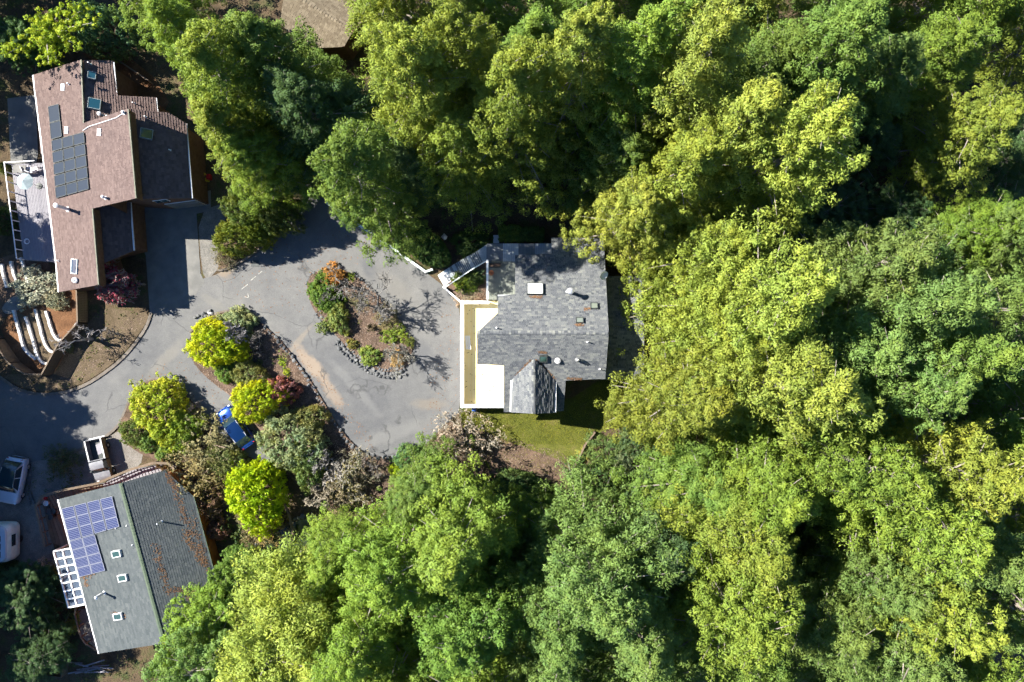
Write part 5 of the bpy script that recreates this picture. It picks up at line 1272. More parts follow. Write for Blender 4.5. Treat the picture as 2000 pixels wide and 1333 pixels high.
# trees rooted near or beyond the picture's edges: (px, py) is the foot of the trunk
EDGE = [('c5', -195, 790, 18, 1.1, GREEN, 'tall conifer well beyond the left edge level with the road bend'), ('c2', -195, 890, 18, 1.1, GREEN, 'tall conifer well beyond the left edge level with the court'), ('c5', -195, 1000, 18, 1.1, GREEN, 'tall conifer well beyond the left edge level with the camper'), ('c1', -195, 1110, 18, 1.1, GREEN, 'tall conifer well beyond the left edge level with the pergola'),
 ('c3', -150, 395, 15, .9, GREEN, 'conifer beyond the left edge shading the lower half of the lilac deck'),
 ('c3', -140, 715, 15, 1.0, GREEN, 'conifer beyond the left edge whose shadow lies over the road'), ('c1', -150, 830, 16, 1.1, GREEN, 'conifer beyond the left edge shading the white car'),
 ('c2', -150, 950, 16, 1.1, GREEN, 'conifer beyond the left edge shading the camper'), ('c5', -150, 1070, 16, 1.1, SHADE_GREEN, 'conifer beyond the left edge shading the pergola garden'),
 ('c1', -120, 1190, 15, 1.0, SHADE_GREEN, 'conifer beyond the left edge shading the timber bin'), ('c2', -90, 1300, 14, 1.0, SHADE_GREEN, 'conifer beyond the bottom left corner'), ('r1', -110, 440, 10.5, .5, GREEN, 'round tree beyond the left edge shading the lilac deck'),
 ('r2', -95, 40, 13, .9, SHADE_GREEN, 'round tree beyond the top left corner'), ('r1', -120, 190, 11, .7, SHADE_GREEN, 'round tree beyond the left edge shading the patio slab'), ('r2', 40, -70, 12, .8, SHADE_GREEN, 'round tree beyond the top edge above the brown house'), ('r1', -100, 560, 7.5, .5, GREEN, 'round tree beyond the left edge beside the garden path'),
 ('c2', 1755, 60, 20, 1.0, FRESH, 'conifer rooted right of the bare corner tree at the top'), ('c5', 1920, 130, 18, .9, OLIVE, 'conifer filling the right edge under the top corner'), ('c1', 1930, 330, 9, .7, SHADE_GREEN, 'conifer filling the right edge beside the dark hollow'),
 ('c3', 1830, 500, 20, .8, TEAL, 'conifer filling the right edge above the middle'), ('c2', 1860, 620, 24, 1.0, TEAL, 'conifer filling the middle of the right edge'), ('c4', 1830, 780, 24, 1.0, GREEN, 'conifer filling the right edge just below the middle'),
 ('c5', 1800, 930, 24, 1.0, OLIVE, 'conifer filling the right edge beside the long yellow green one'), ('c1', 1790, 1080, 24, 1.0, TEAL, 'conifer filling the lower right edge'), ('c2', 1700, 1200, 22, 1.0, FRESH, 'conifer filling the bottom right corner'),
 ('c3', 1560, 1240, 20, 1.0, TEAL, 'conifer filling the bottom edge under the lower right hollow'), ('c4', 1400, 1220, 20, 1.0, GREEN, 'conifer filling the bottom edge right of centre'), ('c5', 1230, 1230, 20, 1.0, TEAL, 'conifer filling the bottom edge below the large blue green one'),
 ('c1', 1080, 1220, 20, .95, TEAL, 'conifer filling the bottom edge at the centre'), ('c2', 940, 1240, 20, 1.0, FRESH, 'conifer filling the bottom edge below the feathery one'), ('c3', 800, 1230, 18, 1.0, FRESH, 'conifer filling the bottom edge left of centre'),
 ('c1', 690, 1045, 12, .72, FRESH, 'feathery conifer standing at the right rim of the pond'), ('c3', 985, 1005, 9, .65, FRESH, 'small conifer under the bottom border of the lawn'), ('c2', 1070, 1010, 9, .6, GREEN, 'small green conifer at the bottom right of the lawn'), ('c4', 620, 1130, 10, .6, FRESH, 'small conifer between pond and golden domes'),
 ('c2', -118, 885, 13, .85, GREEN, 'conifer beyond the left edge between road and white car'), ('c3', -118, 1015, 13, .9, GREEN, 'conifer beyond the left edge between white car and camper'), ('c1', 680, 1250, 15, .9, GREEN, 'conifer filling the bottom edge beside the golden domed tree'), ('r1', 480, 1330, 9, .8, BLUE, 'round pale tree filling the bottom edge left of the golden domes'),
 ('c2', 800, 80, 20, .95, OLIVE, 'conifer filling the top edge right of the tan roof'), ('c4', 960, 60, 14, .9, GREEN, 'conifer filling the top edge left of centre'), ('c1', 1130, 50, 15, .9, GREEN, 'conifer filling the top edge at the centre'),
 ('c5', 1270, 60, 16, .9, GREEN, 'conifer filling the top edge right of centre'), ('c3', 1420, 70, 22, 1.0, GOLD, 'conifer filling the top edge above the golden conifers'), ('c2', 1600, 50, 16, .9, GREEN, 'conifer filling the top edge above the dark hollow'),
 ('c3', 390, 60, 15, .8, FRESH, 'conifer filling the top edge above the brown house')]
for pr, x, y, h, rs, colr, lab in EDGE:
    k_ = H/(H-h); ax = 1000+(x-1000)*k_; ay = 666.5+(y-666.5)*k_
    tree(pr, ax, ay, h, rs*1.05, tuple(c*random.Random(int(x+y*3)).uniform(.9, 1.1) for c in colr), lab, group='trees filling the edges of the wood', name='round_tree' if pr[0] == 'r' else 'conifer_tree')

# ---- shrubs, small leafy trees
def shrub_proto(seed, R=1.0, hgt=1.0, n=160, leaves=26, ls=.07, pr=(.14, .26), kind='dome', mat='broad', stems=6):
    rng = np.random.default_rng(seed); C = []; ph = rng.random(4)*6.28
    for i in range(n):
        d = rng.normal(size=3); d[2] = abs(d[2])*.9+.02; d /= np.linalg.norm(d)
        az = math.atan2(d[1], d[0]); lob = 1+.13*math.sin(2*az+ph[0])+.12*math.sin(3*az+ph[1])+.08*math.sin(5*az+ph[2])+rng.normal()*.05
        s = (.55+.45*rng.random()**.4) if kind == 'dome' else rng.random()**.5
        if i % 9 == 0: s = rng.uniform(.92, 1.1)
        C.append((d[0]*R*s*lob, d[1]*R*s*lob, hgt*(.12 + .88*d[2]*s)))
    C = np.array(C); Rr = rng.uniform(pr[0], pr[1], n)
    V, F, t = leaf_cloud(rng, C, Rr, leaves, ls, .85, .4, .45, .8)
    st = MB()
    for k in range(stems):
        a = k*2*math.pi/stems+rng.random(); r = R*.7
        st.tube([(0, 0, -.05), (math.cos(a)*r*.35, math.sin(a)*r*.35, hgt*.35), (math.cos(a)*r, math.sin(a)*r, hgt*.72)], [.05, .035, .012], 5)
    return np_mesh('foliage', V, F, t, MT[mat], LAST[0]), st.mesh('stems', MT['bark'])
SH = {'fine': shrub_proto(21, n=260, leaves=34, ls=.045, pr=(.1, .2)), 'coarse': shrub_proto(22, n=190, leaves=24, ls=.062, pr=(.13, .2)),
      'loose': shrub_proto(23, n=130, leaves=22, ls=.05, pr=(.1, .18), kind='loose'), 'big': shrub_proto(24, n=420, leaves=26, ls=.036, pr=(.08, .14)),
      'big2': shrub_proto(25, n=420, leaves=26, ls=.033, pr=(.08, .15)), 'airy': shrub_proto(26, n=260, leaves=16, ls=.035, pr=(.09, .17), kind='loose', mat='dry'),
      'blossom': shrub_proto(28, n=330, leaves=13, ls=.028, pr=(.07, .13), mat='dry', kind='loose'),
      'dry': shrub_proto(27, n=170, leaves=22, ls=.055, pr=(.12, .2), mat='dry')}
def shrub(proto, px, py, r, hgt, color, label, name='shrub', group='garden shrubs', stretch=1.0, ang=0, cat='shrub', base=0.0, bark=(.16, .12, .09)):
    """px, py, r: middle and half width of the crown as seen (pixels); hgt: height in metres"""
    k = (H-hgt*.5)/H/S; c = P(px, py, hgt*.45); c.z = base
    t = thing(name, label, cat, c, 0, group); f, s = SH[proto]
    rot = rad(ang); 
    for nm, me, col in (('foliage', f, color), ('stems', s, bark)):
        o = link(nm, me, t, col); o.scale = (r*k*stretch, r*k, hgt); o.rotation_euler = (0, 0, -rot)
    return t
YEL = (.45, .5, .02); LIM = (.34, .44, .03); MUT = (.2, .21, .07); SAGE = (.23, .265, .13); RUSTY = (.33, .2, .07); TAN = (.24, .19, .1); BRN = (.15, .11, .065)
SHRUBS = [
 ('big', 420, 672, 52, 4.0, YEL, 'round bright yellow green tree at the left end of the long planting bed', 1.0, 0, 'leafy_tree'),
 ('big2', 448, 668, 30, 3.3, LIM, 'lime green tree filling the shaded side of the yellow tree', 1.2, 60, 'leafy_tree'),
 ('fine', 464, 632, 28, 1.6, SAGE, 'grey green shrub at the driveway tip of the long planting bed', 1.4, 25, 'shrub'),
 ('big2', 487, 735, 32, 2.2, MUT, 'dull olive shrub between the two yellow green trees', 1.15, 40, 'shrub'),
 ('big', 500, 783, 45, 4.2, YEL, 'round yellow green tree right beside the blue car', 1.1, -30, 'leafy_tree'),
 ('fine', 440, 725, 20, 1.3, GREEN, 'low green shrub on the road side of the long bed', 1.3, 60, 'shrub'),
 ('coarse', 550, 765, 29, 2.6, (.3, .12, .12), 'pinkish red leafed shrub among the twigs in the long bed', 1.0, 0, 'shrub'),
 ('big2', 570, 865, 62, 3.6, SAGE, 'big silvery green shrub right of the blue car', 1.05, 40, 'shrub'),
 ('big', 600, 905, 40, 3.0, (.15, .2, .06), 'mid green shrub below the silvery green one', 1.2, 70, 'shrub'),
 ('big2', 606, 818, 30, 2.4, (.22, .22, .08), 'olive cream shrub by the stone edge of the long bed', 1.0, 0, 'shrub'),
 ('loose', 552, 707, 10, .5, LIM, 'tiny lime plant in the mulch near the stone edge', 1, 0, 'plant'),
 ('loose', 560, 727, 9, .5, YEL, 'tiny yellow plant below the tiny lime one', 1, 0, 'plant'),
 # bush bed beside the road fork
 ('big', 312, 800, 60, 3.4, (.33, .37, .03), 'large yellow green bush at the road fork', 1.05, 50, 'bush'),
 ('big2', 350, 845, 42, 2.6, (.22, .29, .035), 'green bush on the lower right of the road fork bush', 1.1, -20, 'bush'),
 ('big2', 265, 845, 30, 1.8, (.12, .16, .035), 'small green bush on the lower left of the road fork bush', 1.0, 0, 'bush'),
 ('fine', 290, 865, 20, 1.5, BLUE, 'blue green shrub below the road fork bush', 1.0, 0, 'shrub'),
 ('fine', 322, 885, 18, 1.3, BLUE, 'blue green shrub above the timber deck corner', 1.0, 0, 'shrub'),
 ('airy', 400, 870, 62, 2.8, (.21, .185, .085), 'wide brownish twiggy bush left of the blue car', 1.1, 30, 'bush'),
 ('airy', 380, 935, 55, 3.0, (.24, .19, .08), 'brown ochre bush leaning over the upper edge of the grey green roof', 1.0, 0, 'bush'),
 ('big2', 440, 900, 35, 2.2, (.15, .17, .05), 'olive bush between the blue car and the neon tree', 1.1, 20, 'bush'),
 ('big', 500, 968, 62, 5.2, (.38, .49, .015), 'neon lime tree above the pond', 1.08, 60, 'leafy_tree'),
 ('coarse', 505, 925, 26, 4.2, (.38, .49, .015), 'upper lobe of neon lime leaves leaning from the tree above the pond', 1.2, -20, 'leafy_tree'),
 ('airy', 510, 1025, 45, 2.0, (.2, .16, .07), 'ochre twiggy bush at the pond rim below the neon tree', 1.2, 0, 'bush'),
 ('dry', 425, 1035, 20, 1.6, (.22, .11, .08), 'reddish dry bush beside the rust wall of the grey green house', 1.2, 20, 'bush'),
 ('airy', 405, 985, 32, 2.2, (.2, .12, .08), 'brown dry bush leaning at the right eave of the grey green house', 1.1, 60, 'bush'),
 # island in the drive
 ('coarse', 632, 572, 30, 1.3, (.09, .15, .02), 'dark green mounded shrub at the tip of the island', 1.2, 60, 'shrub'),
 ('coarse', 645, 588, 24, 1.2, (.085, .14, .02), 'dark green mounded shrub joined below the island tip shrub', 1.0, 0, 'shrub'),
 ('dry', 650, 537, 21, 1.2, (.42, .2, .05), 'orange brown leafed shrub at the top of the island', 1.1, 0, 'shrub'),
 ('loose', 686, 540, 10, .6, (.18, .24, .03), 'small green plant right of the orange shrub on the island', 1, 0, 'plant'),
 ('coarse', 662, 622, 20, 1.6, (.2, .24, .07), 'pale green weeping conifer shrub overhanging the island edge', 1.5, 70, 'shrub'),
 ('loose', 636, 636, 16, 1.1, (.2, .24, .07), 'trailing branch of pale green needles over the asphalt at the island edge', 1.5, -30, 'shrub'),
 ('loose', 770, 652, 20, .9, (.19, .25, .03), 'bright green tufted plant on the right of the island', 1.6, -25, 'plant'),
 ('loose', 800, 668, 12, .8, (.17, .2, .04), 'small green plant on the right rim of the island', 1, 0, 'plant'),
 ('coarse', 722, 696, 20, 1.0, (.21, .27, .06), 'light green rounded shrub on the lower edge of the island', 1.0, 0, 'shrub'),
 ('coarse', 688, 672, 11, .7, (.25, .22, .06), 'small yellowish mound at the lower left edge of the island', 1, 0, 'shrub'),
 ('dry', 776, 702, 15, .9, (.4, .27, .12), 'pale orange seed headed shrub at the lower tip of the island', 1, 0, 'shrub'),
 ('airy', 758, 628, 26, .8, (.2, .17, .08), 'low tan groundcover below the white branched tree on the island', 1.3, 50, 'plant'),
 ('airy', 700, 590, 18, .6, (.16, .15, .07), 'low dull green groundcover in the middle of the island', 1.3, 10, 'plant'),
 # by the concrete drive
 ('big2', 490, 415, 48, 5.5, (.13, .17, .045), 'green shrub mass above the driveway curb', 1.2, 45, 'shrub'),
 ('big', 465, 465, 38, 4.5, (.19, .22, .04), 'yellow green shrub at the curb near the concrete drive', 1.2, -10, 'shrub'),
 ('airy', 440, 500, 26, 1.6, (.18, .16, .09), 'straw coloured bush at the corner of the concrete drive', 1.1, 60, 'bush'),
 ('big2', 540, 415, 38, 6.0, (.1, .13, .04), 'dull green shrub on the slope right of the green shrub mass', 1.2, 45, 'shrub'),
 ('fine', 505, 452, 28, 4.5, (.16, .2, .03), 'small fresh green shrub at the diagonal curb', 1.2, 20, 'shrub'),
 # round the house
 ('coarse', 915, 476, 26, 1.5, (.06, .1, .025), 'dark shrub above the angled boardwalk steps', 1.2, -10, 'shrub'),
 ('coarse', 945, 470, 18, 1.4, (.06, .1, .025), 'small dark shrub at the bend of the boardwalk', 1, 0, 'shrub'),
 ('fine', 925, 548, 16, 1.0, (.09, .13, .035), 'deep green shrub filling the middle of the triangular flower bed', 1.4, -35, 'shrub'),
 ('dry', 918, 574, 16, .6, (.3, .24, .16), 'cream flowering mound in the middle of the white wall bed', 1.5, -10, 'plant'),
 ('fine', 913, 556, 20, .9, (.2, .26, .03), 'bright green shrub in the triangular flower bed', 1.2, 10, 'shrub'),
 ('fine', 897, 543, 15, .9, (.1, .14, .035), 'dark green shrub at the step side of the triangular flower bed', 1, 0, 'shrub'),
 ('dry', 905, 578, 14, .5, (.34, .25, .18), 'pale pinkish flowers along the white wall of the triangular bed', 1.7, -30, 'plant'),
 ('dry', 932, 578, 12, .5, (.3, .2, .15), 'dry pinkish flowers below the spiky plant', 1.3, 0, 'plant'),
 ('big', 800, 895, 28, 2.6, (.12, .22, .08), 'pale green round shrub on the lower edge of the driveway', 1.1, 0, 'shrub'),
 ('blossom', 905, 858, 58, 3.2, (.34, .28, .22), 'big pale blossoming bush at the corner between lawn and driveway', 1.2, 30, 'bush'),
 ('blossom', 690, 920, 42, 2.2, (.27, .23, .15), 'straw coloured thicket below the bottom end of the driveway', 1.2, 40, 'bush'),
 ('blossom', 660, 965, 36, 2.0, (.26, .22, .15), 'pale dry thicket above the pond', 1.3, 20, 'bush'),
 ('coarse', 776, 922, 17, 1.4, (.3, .38, .02), 'lime yellow small shrub below the driveway end', 1, 0, 'shrub'),
 ('big2', 1185, 880, 34, 1.6, (.12, .17, .05), 'green shrub beside the lawn fence', 1.2, 20, 'shrub'),
 ('fine', 1215, 905, 30, 1.8, (.13, .16, .08), 'greyish green shrub behind the ferns', 1, 0, 'shrub'),
 ('big', 1240, 870, 34, 2.0, (.1, .15, .06), 'dark green shrub in the house shade near the lawn', 1.1, 0, 'shrub'),
 ('big2', 1160, 935, 36, 2.4, (.09, .15, .045), 'green shrub at the bottom corner of the lawn', 1.4, 0, 'shrub'),
 ('big', 1010, 950, 34, 2.0, (.08, .13, .04), 'dark green shrub below the lawn border', 1.6, 0, 'shrub'),
 # round the left houses
 ('big2', 205, 60, 55, 5.5, (.11, .19, .09), 'blue green leafy tree above the brown house yard', 1.1, 30, 'leafy_tree'),
 ('airy', 122, 900, 32, 1.5, (.09, .1, .04), 'dark low bush between the white car and the pickup', 1.2, 0, 'bush'),
 ('loose', 150, 1215, 26, 1.2, (.2, .22, .05), 'yellow green bush below the pergola', 1.0, 60, 'bush'),
 ('loose', 100, 1120, 26, 1.0, (.2, .22, .06), 'yellow green low plants left of the pergola', .8, 70, 'plant'),
 ('big', 25, 1130, 34, 2.0, (.06, .09, .03), 'dark bush at the left edge below the camper', 1.2, 0, 'bush'),
 ('big2', 5, 430, 30, 2.6, (.06, .1, .035), 'dark bush at the left edge beside the lilac deck', .8, 0, 'bush'),
 ('big', 12, 330, 14, 1.6, (.1, .12, .03), 'olive bush at the left edge by the umbrella', .8, 0, 'bush'),
 ('loose', 135, 690-10, 10, .6, (.2, .2, .1), 'dry tuft beside the bare tree on the verge', 1, 0, 'plant'),
 ('dry', 70, 560, 34, 1.4, (.3, .3, .22), 'pale silvery shrub in the terraced garden', 1.5, -20, 'shrub'),
 ('dry', 110, 585, 20, 1.0, (.22, .22, .14), 'grey green shrub below the brown roof corner', 1.2, 20, 'shrub'),
]
SZ = {'shrub': 'shrub', 'bush': 'bush', 'plant': 'plant', 'leafy_tree': 'leafy tree'}
for pr, x, y, r, h, colr, lab, stv, ang, nm in SHRUBS:
    shrub(pr, x, y, r, h, colr, lab, nm, 'garden shrubs and small trees', stv, ang, SZ[nm])
# clipped hedges
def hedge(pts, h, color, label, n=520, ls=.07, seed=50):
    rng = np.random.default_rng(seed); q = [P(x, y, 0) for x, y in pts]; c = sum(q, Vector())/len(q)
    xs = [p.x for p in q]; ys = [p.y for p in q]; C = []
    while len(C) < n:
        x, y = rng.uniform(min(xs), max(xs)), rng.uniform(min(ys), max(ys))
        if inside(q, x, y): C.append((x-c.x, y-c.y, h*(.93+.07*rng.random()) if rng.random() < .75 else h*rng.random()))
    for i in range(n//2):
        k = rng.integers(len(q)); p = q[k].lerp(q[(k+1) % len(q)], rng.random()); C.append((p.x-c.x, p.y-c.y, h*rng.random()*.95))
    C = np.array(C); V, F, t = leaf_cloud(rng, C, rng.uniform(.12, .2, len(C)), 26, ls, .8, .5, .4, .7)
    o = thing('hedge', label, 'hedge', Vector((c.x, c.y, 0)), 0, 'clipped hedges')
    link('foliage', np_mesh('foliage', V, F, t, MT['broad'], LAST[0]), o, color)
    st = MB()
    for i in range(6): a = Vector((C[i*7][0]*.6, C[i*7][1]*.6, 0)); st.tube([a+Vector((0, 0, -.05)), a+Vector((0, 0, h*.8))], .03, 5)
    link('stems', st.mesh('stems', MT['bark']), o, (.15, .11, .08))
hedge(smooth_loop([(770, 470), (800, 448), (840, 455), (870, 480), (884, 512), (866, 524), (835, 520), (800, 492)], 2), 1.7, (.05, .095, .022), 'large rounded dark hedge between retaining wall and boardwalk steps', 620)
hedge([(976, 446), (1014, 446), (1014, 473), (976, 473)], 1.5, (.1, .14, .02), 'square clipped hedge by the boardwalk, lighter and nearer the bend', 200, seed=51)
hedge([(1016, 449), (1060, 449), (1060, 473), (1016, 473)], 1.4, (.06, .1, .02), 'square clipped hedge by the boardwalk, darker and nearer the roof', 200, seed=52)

# ---- bare trees
def bare_proto(seed, h=5., spread=1.0, levels=5, trunk=.2, fork=(2, 4), r_end=.02, up=.35, first=.35):
    rg = random.Random(seed); m = MB()
    def grow(p, d, L, r, lv):
        n = 3; pts = [p]; rs = [r]; q = p.copy(); dd = d.copy()
        for i in range(n):
            dd = (dd + Vector((rg.gauss(0, .16), rg.gauss(0, .16), rg.gauss(0, .1)+.04*up))).normalized(); q = q + dd*(L/n); pts.append(q.copy()); rs.append(max(r_end, r*(1-.42*(i+1)/n)))
        m.tube(pts, rs, 6 if lv > 2 else (4 if lv > 0 else 3), False)
        if lv <= 0: return
        for k in range(rg.randint(*fork)+(1 if lv < 3 else 0)):
            t = rg.choice([1, 2, 3, 3]); a = rg.uniform(0, 6.28); e = dd.orthogonal().normalized(); e = Matrix.Rotation(a, 3, dd) @ e
            nd = (dd*rg.uniform(.45, .9) + e*rg.uniform(.45, .9)*spread + Vector((0, 0, up*.3))).normalized()
            grow(pts[t], nd, L*rg.uniform(.55, .85), rs[t]*rg.uniform(.55, .75), lv-1)
    grow(Vector((0, 0, -.05)), Vector((rg.gauss(0, .05), rg.gauss(0, .05), 1)).normalized(), h*first, trunk, levels)
    zm = max(v.z for v in m.v)
    for v in m.v: 
        if v.z > 0: v.z *= h/zm
    return m.mesh('branches', MT['bark'])
BT = {'open': bare_proto(61, 5, 1.0, 5), 'open2': bare_proto(62, 5, 1.15, 5, fork=(2, 3)), 'bush': bare_proto(63, 3, 1.1, 5, .07, (3, 4), .016, .3, .2), 'bush2': bare_proto(64, 3, 1.2, 5, .06, (3, 4), .016, .2, .16),
      'wide': bare_proto(65, 4, 1.6, 5, .1, (2, 3), .02, .05, .3)}
BTH = {'open': 5, 'open2': 5, 'bush': 3, 'bush2': 3, 'wide': 4}
BUD = {}
def bud_mesh(proto, seed, n, ls):
    if (proto, seed) in BUD: return BUD[(proto, seed)]
    rng = np.random.default_rng(seed); me = BT[proto]; co = np.empty(len(me.vertices)*3, np.float32); me.vertices.foreach_get('co', co); co = co.reshape(-1, 3)
    co = co[co[:, 2] > .35*co[:, 2].max()]; C = co[rng.integers(0, len(co), n)] + rng.normal(size=(n, 3))*.04
    V, F, t = leaf_cloud(rng, C, np.full(n, .05), 3, ls, 1, 0, .3, .3)
    BUD[(proto, seed)] = np_mesh('buds', V, F, t, MT['dry']); return BUD[(proto, seed)]
def bare(proto, px, py, h, sx, color, label, rot=0, buds=None, name='bare_tree', cat='bare tree', nb=900, ls=.045, base=.0):
    color = tuple(c*.62 for c in color); buds = tuple(c*.7 for c in buds) if buds else None
    b = P(px, py, 0); b.z = base
    t = thing(name, label, cat, b, 0, 'leafless trees and shrubs'); k = h/BTH[proto]
    o = link('branches', BT[proto], t, color); o.scale = (sx, sx, k); o.rotation_euler = (0, 0, rot)
    if buds:
        o = link('buds', bud_mesh(proto, 71, nb, ls), t, buds); o.scale = (sx, sx, k); o.rotation_euler = (0, 0, rot)
    return t
PALE = (.29, .275, .26); GREYB = (.3, .27, .25); LICH = (.36, .35, .3); DARKB = (.14, .115, .1)
bare('open', 738, 600, 5.4, 1.15, PALE, 'white barked bare tree in the middle of the island', .4, base=.15)
bare('open2', 678, 560, 3.8, .95, PALE, 'pale bare tree between the orange and green shrubs of the island', 2.0, base=.15)
bare('wide', 645, 585, 2.6, .6, PALE, 'thin pale bare branches over the dark green mound of the island', 1.0, base=.15)
bare('open', 788, 690, 4.2, .8, LICH, 'small bare tree at the lower right rim of the island', 4.0, base=.15)
bare('bush2', 725, 640, 1.4, .75, (.2, .16, .09), 'brown grassy bare bush on the island', 1.3, name='bare_shrub', cat='bare shrub', base=.15)
bare('bush', 487, 658, 3.6, 1.8, (.42, .4, .41), 'grey bare shrub right of the round yellow tree', .3, name='bare_shrub', cat='bare shrub')
bare('wide', 512, 672, 2.6, .75, GREYB, 'dark bare sapling whose shadow crosses the stone edge', 2.2)
bare('bush', 548, 768, 3.4, 1.3, (.33, .2, .2), 'pink grey twiggy bush beside the yellow green tree by the car', 1.1, (.4, .12, .14), 'bare_shrub', 'bare shrub', 500)
bare('bush2', 225, 522, 5.0, 2.4, (.36, .26, .26), 'bare bush with deep red buds against the brown house wall', .8, (.36, .05, .08), 'bare_shrub', 'bare shrub', 1100)
bare('bush', 262, 548, 5.0, 2.2, (.36, .28, .28), 'bare bush with pinkish red buds beside the concrete drive', 2.9, (.4, .07, .12), 'bare_shrub', 'bare shrub', 1000)
bare('bush', 245, 585, 4.4, 2.1, (.34, .26, .25), 'lowest red budded bush by the verge below the brown house', 5.0, (.36, .07, .1), 'bare_shrub', 'bare shrub', 900)
bare('open2', 180, 662, 4.6, 1.0, (.5, .46, .45), 'bare tree with pale twigs by the garden fence', .2)
bare('wide', 232, 652, 2.2, .5, GREYB, 'small bare sapling on the dry verge near the curb', 1.0)
bare('bush', 645, 888, 3.4, 2.0, PALE, 'white twiggy bare shrub at the lower stone edge of the long bed', .9, name='bare_shrub', cat='bare shrub')
bare('wide', 700, 930, 3.8, 1.6, (.38, .35, .28), 'tangled straw coloured bare shrub below the driveway', 2.4, (.25, .22, .08), 'bare_shrub', 'bare shrub', 700)
bare('bush2', 660, 955, 3.0, 1.9, (.32, .27, .2), 'straw coloured bare thicket above the pond', 3.0, (.24, .2, .1), 'bare_shrub', 'bare shrub', 700)
bare('wide', 725, 905, 3.0, .9, GREYB, 'dark bare sapling on the lower edge of the driveway', .5)
bare('bush', 905, 858, 3.8, 1.7, (.42, .34, .27), 'pale flowering bare bush on the lawn beside the driveway', .2, (.38, .29, .21), 'bare_shrub', 'bare shrub', 4200, .05)
bare('bush2', 872, 850, 3.0, 1.6, (.42, .34, .27), 'pale flowering bare bush overhanging the driveway corner', 2.2, (.38, .29, .21), 'bare_shrub', 'bare shrub', 3600, .05)
bare('bush', 1270, 910, 3.6, 1.4, (.34, .32, .31), 'grey bare shrub behind the lawn fence under the trees', 1.5, name='bare_shrub', cat='bare shrub')
bare('open', 1880, 75, 8, 1.1, (.4, .37, .35), 'tall bare tree with pale twigs in the top right corner', 1.5)
bare('wide', 120, 1090, 2.6, .55, LICH, 'dead pale branch beside the pergola', 3.6)
bare('wide', 395, 800, 2.8, .6, DARKB, 'dark bare sapling beside the blue car', 2.0)
bare('bush2', 625, 950, 3.2, 2.4, (.38, .33, .25), 'wispy pale bare shrub between the silvery shrub and the pond', 1.0, name='bare_shrub', cat='bare shrub')
bare('bush', 670, 905, 3.0, 2.0, (.4, .37, .33), 'wispy white bare shrub on the stone edge at the driveway bottom', 2.0, name='bare_shrub', cat='bare shrub')
bare('bush2', 330, 900, 2.0, .9, (.28, .22, .14), 'brown twiggy shrub at the timber deck corner', .4, (.3, .18, .06), 'bare_shrub', 'bare shrub', 600)
# open yellow green deciduous tree above the brown house: real limbs with leaf puffs
def open_tree(apx, apy, label, seed=81):
    rng = np.random.default_rng(seed); h = 8.5; c = P(150, 100, 0); c.z = 0
    t = thing('leafy_tree', label, 'tree', c, 0, None); C = []; m = MB()
    m.tube([(0, 0, -.1), (.1, .1, 2.2), (.0, .2, 3.2)], [.2, .16, .14], 7)
    ends = [(75, 30), (120, 15), (160, 20), (40, 95), (15, 105), (85, 75), (110, 115), (95, 125), (130, 60), (65, 60), (100, 40), (180, 45), (145, 85), (20, 85)]
    for i, (px, py) in enumerate(ends):
        e = P(px, py, h*rng.uniform(.68, .95)) - c; mid = Vector((e.x*.45, e.y*.45, 3.2+(e.z-3.2)*.6))
        m.tube([(0, .2, 3.0), mid, e], [.09, .05, .015], 5)
        for k in range(24):
            s = rng.uniform(.4, 1.12); p = Vector((0, .2, 3.)).lerp(mid, s*2) if s < .5 else mid.lerp(e, s*2-1)
            C.append((p.x+rng.normal()*.42, p.y+rng.normal()*.42, p.z+rng.normal()*.2))
    C = np.array(C); V, F, tt = leaf_cloud(rng, C, rng.uniform(.16, .34, len(C)), 34, .085, .8, .4, .4, .7)
    link('crown', np_mesh('crown', V, F, tt, MT['broad'], LAST[0]), t, (.3, .38, .025)); link('trunk', m.mesh('trunk', MT['bark']), t, (.35, .32, .27))
open_tree(90, 60, 'open bright yellow green tree reaching over the top of the brown house roof')
# ferns and the spiky plant
def rosette(px, py, n, L, h, color, label, name, base=0., w=.09, seed=5):
    rg = random.Random(seed); m = MB(); c = P(px, py, 0); c.z = base
    for i in range(n):
        a = i*2.4+rg.random()*.4; l = L*rg.uniform(.7, 1.1); e = rg.uniform(.3, 1.0)
        d = Vector((math.cos(a), math.sin(a), 0)); s = Vector((-d.y, d.x, 0)); pts = []
        for k in range(5):
            t = k/4; p = c + d*(l*t) + Vector((0, 0, h*e*(1.6*t-1.25*t*t)+.05)); ww = w*math.sin(math.pi*min(.98, .15+t*.85))
            pts += [p-s*ww, p+s*ww+Vector((0, 0, .02))]
        m.add(pts, [[2*k, 2*k+2, 2*k+3, 2*k+1] for k in range(4)], rg.random())
    o = single(name, m, MT['dry'], label, name.replace('_', ' '), 'rosette plants', base=c, color=color)
rosette(1140, 885, 26, .9, .5, (.2, .2, .04), 'golden green fern beside the lawn fence, nearer the fence', 'fern', w=.08)
rosette(1180, 897, 22, .75, .5, (.22, .2, .04), 'golden green fern farther from the lawn fence', 'fern', seed=6, w=.08)
rosette(938, 540, 34, .95, .7, (.05, .08, .04), 'dark spiky rosette plant in the triangular flower bed', 'spiky_plant', .3, .035, 7)
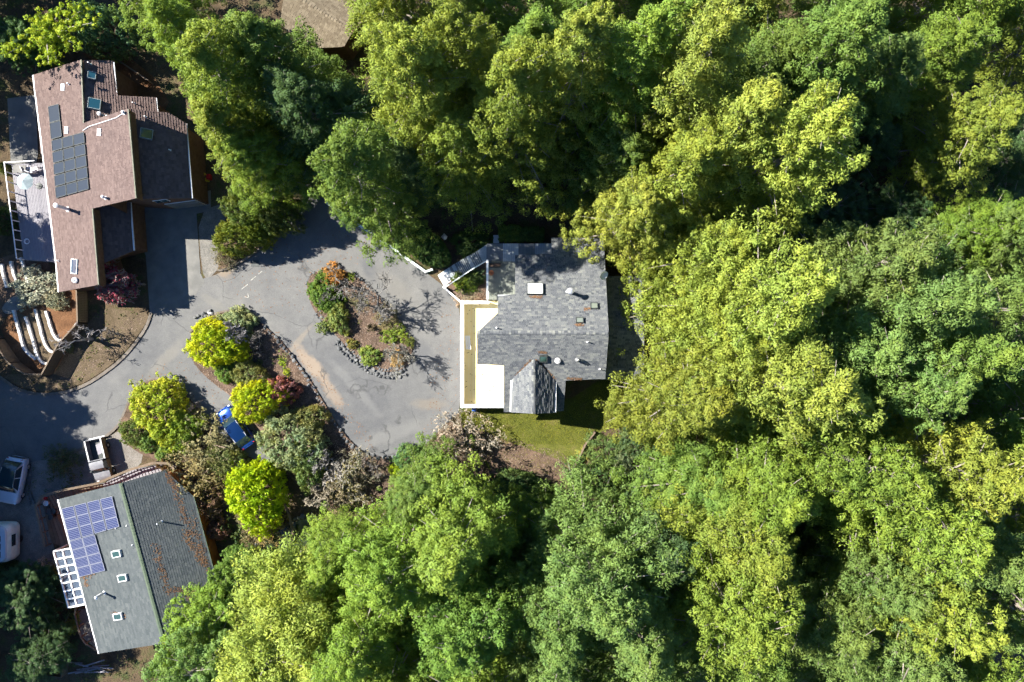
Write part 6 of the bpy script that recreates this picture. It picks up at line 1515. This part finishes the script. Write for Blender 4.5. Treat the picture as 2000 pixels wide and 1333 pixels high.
# undergrowth in the woods and grass on the lawn: uncountable
def clumps(seed, n, boxes, avoid, hr, color, name, label, lsz=.1, leaves=14, pr=(.2, .45), within=None, sp=.5):
    rng = np.random.default_rng(seed); C = []
    while len(C) < n:
        b = boxes[rng.integers(len(boxes))]; x, y = rng.uniform(b[0], b[2]), rng.uniform(b[1], b[3])
        p = P(x, y, 0)
        if any(inside(q, p.x, p.y) for q in avoid): continue
        if within and not inside(within, p.x, p.y): continue
        for k in range(5): C.append((p.x+rng.normal()*sp, p.y+rng.normal()*sp, rng.uniform(*hr)))
    C = np.array(C); V, F, t = leaf_cloud(rng, C, rng.uniform(*pr, len(C)), leaves, lsz, .8, .4, .4, .6)
    o = link(name, np_mesh(name, V, F, t, MT['broad'], LAST[0]), None, color); tag(o, label, None, None, 'stuff')
W_ = lambda pts: [P(x, y) for x, y in pts]
AV = [W_(road), W_([(40, 90), (390, 90), (440, 400), (420, 620), (80, 760), (-20, 640)]), W_([(850, 440), (1300, 440), (1300, 760), (1240, 850), (1110, 940), (880, 900), (850, 600)]),
      W_([(530, -40), (740, -40), (700, 120), (560, 110)]), W_([(-50, 640), (300, 600), (300, 950), (440, 1220), (150, 1300), (-50, 1130)]), W_([(495, 1000), (630, 1000), (630, 1095), (495, 1095)]), W_(island_a), W_(island_b)]
clumps(91, 3000, [(480, 80, 1400, 430), (1230, 300, 1800, 1150), (620, 930, 1500, 1200), (440, 1020, 700, 1300), (1200, 100, 1800, 1000)], AV, (.15, 1.3), (.07, .1, .03), 'undergrowth', 'dark green undergrowth covering the floor of the woods', .12, 12)
clumps(92, 300, [(0, 1080, 150, 1333), (160, 1270, 420, 1333), (420, 1040, 520, 1180), (0, 0, 60, 180), (60, 880, 160, 960)], [W_([(100, 1180), (440, 1180), (200, 1280)])], (.05, .6), (.08, .1, .03), 'undergrowth', 'low plants covering the ground round the lower left house', .08, 12)
clumps(93, 130, [(372, 670, 500, 830), (480, 850, 620, 960), (560, 930, 760, 990), (440, 690, 560, 740)], [], (.18, .45), (.12, .15, .045), 'ground_cover', 'low green ground cover spreading through the long planting bed', .06, 14, (.1, .2), W_(smooth_loop(island_b, 1)), .22)
clumps(96, 110, [(30, 600, 300, 770)], [], (.05, .14), (.13, .14, .05), 'ground_cover', 'rough grass tufts on the dry verge inside the road bend', .05, 10, (.05, .12), W_([(0, 732), (38, 755), (90, 768), (150, 757), (212, 719), (248, 684), (283, 638), (294, 612), (260, 608), (200, 600), (165, 660), (110, 745), (60, 738)]), .25)
clumps(94, 60, [(600, 520, 800, 730)], [], (.18, .3), (.15, .15, .06), 'ground_cover', 'sparse low ground cover on the island mulch', .05, 12, (.06, .14), W_(smooth_loop(island_a, 1)), .25)
def grass():
    rng = np.random.default_rng(95); n = 26000; A = W_([(893, 802), (940, 797), (1100, 800), (1180, 742), (1250, 742), (1245, 830), (1165, 842), (1135, 880), (1105, 930), (1030, 925), (960, 920), (935, 885), (905, 850)])
    xs = [p.x for p in A]; ys = [p.y for p in A]; X = []
    while len(X) < n:
        x, y = rng.uniform(min(xs), max(xs)), rng.uniform(min(ys), max(ys))
        if inside(A, x, y) and rng.random() < (1.0 if y > P(0, 868).y else .3): X.append((x, y, .01))
    X = np.array(X); hh = rng.uniform(.04, .12, n); a = rng.random(n)*6.28; w_ = rng.uniform(.012, .025, n)
    V = np.empty((n, 3, 3)); dx = np.stack([np.cos(a)*w_, np.sin(a)*w_, 0*a], 1); lean = rng.normal(size=(n, 3))*.04; lean[:, 2] = hh
    V[:, 0] = X-dx; V[:, 1] = X+dx; V[:, 2] = X+lean
    o = link('grass', np_mesh('grass', V.reshape(-1, 3), np.arange(n*3).reshape(n, 3), rng.random(n), MT['blade']), None, (.21, .225, .026)); tag(o, 'short yellow green grass blades of the lawn', None, None, 'stuff')
grass()
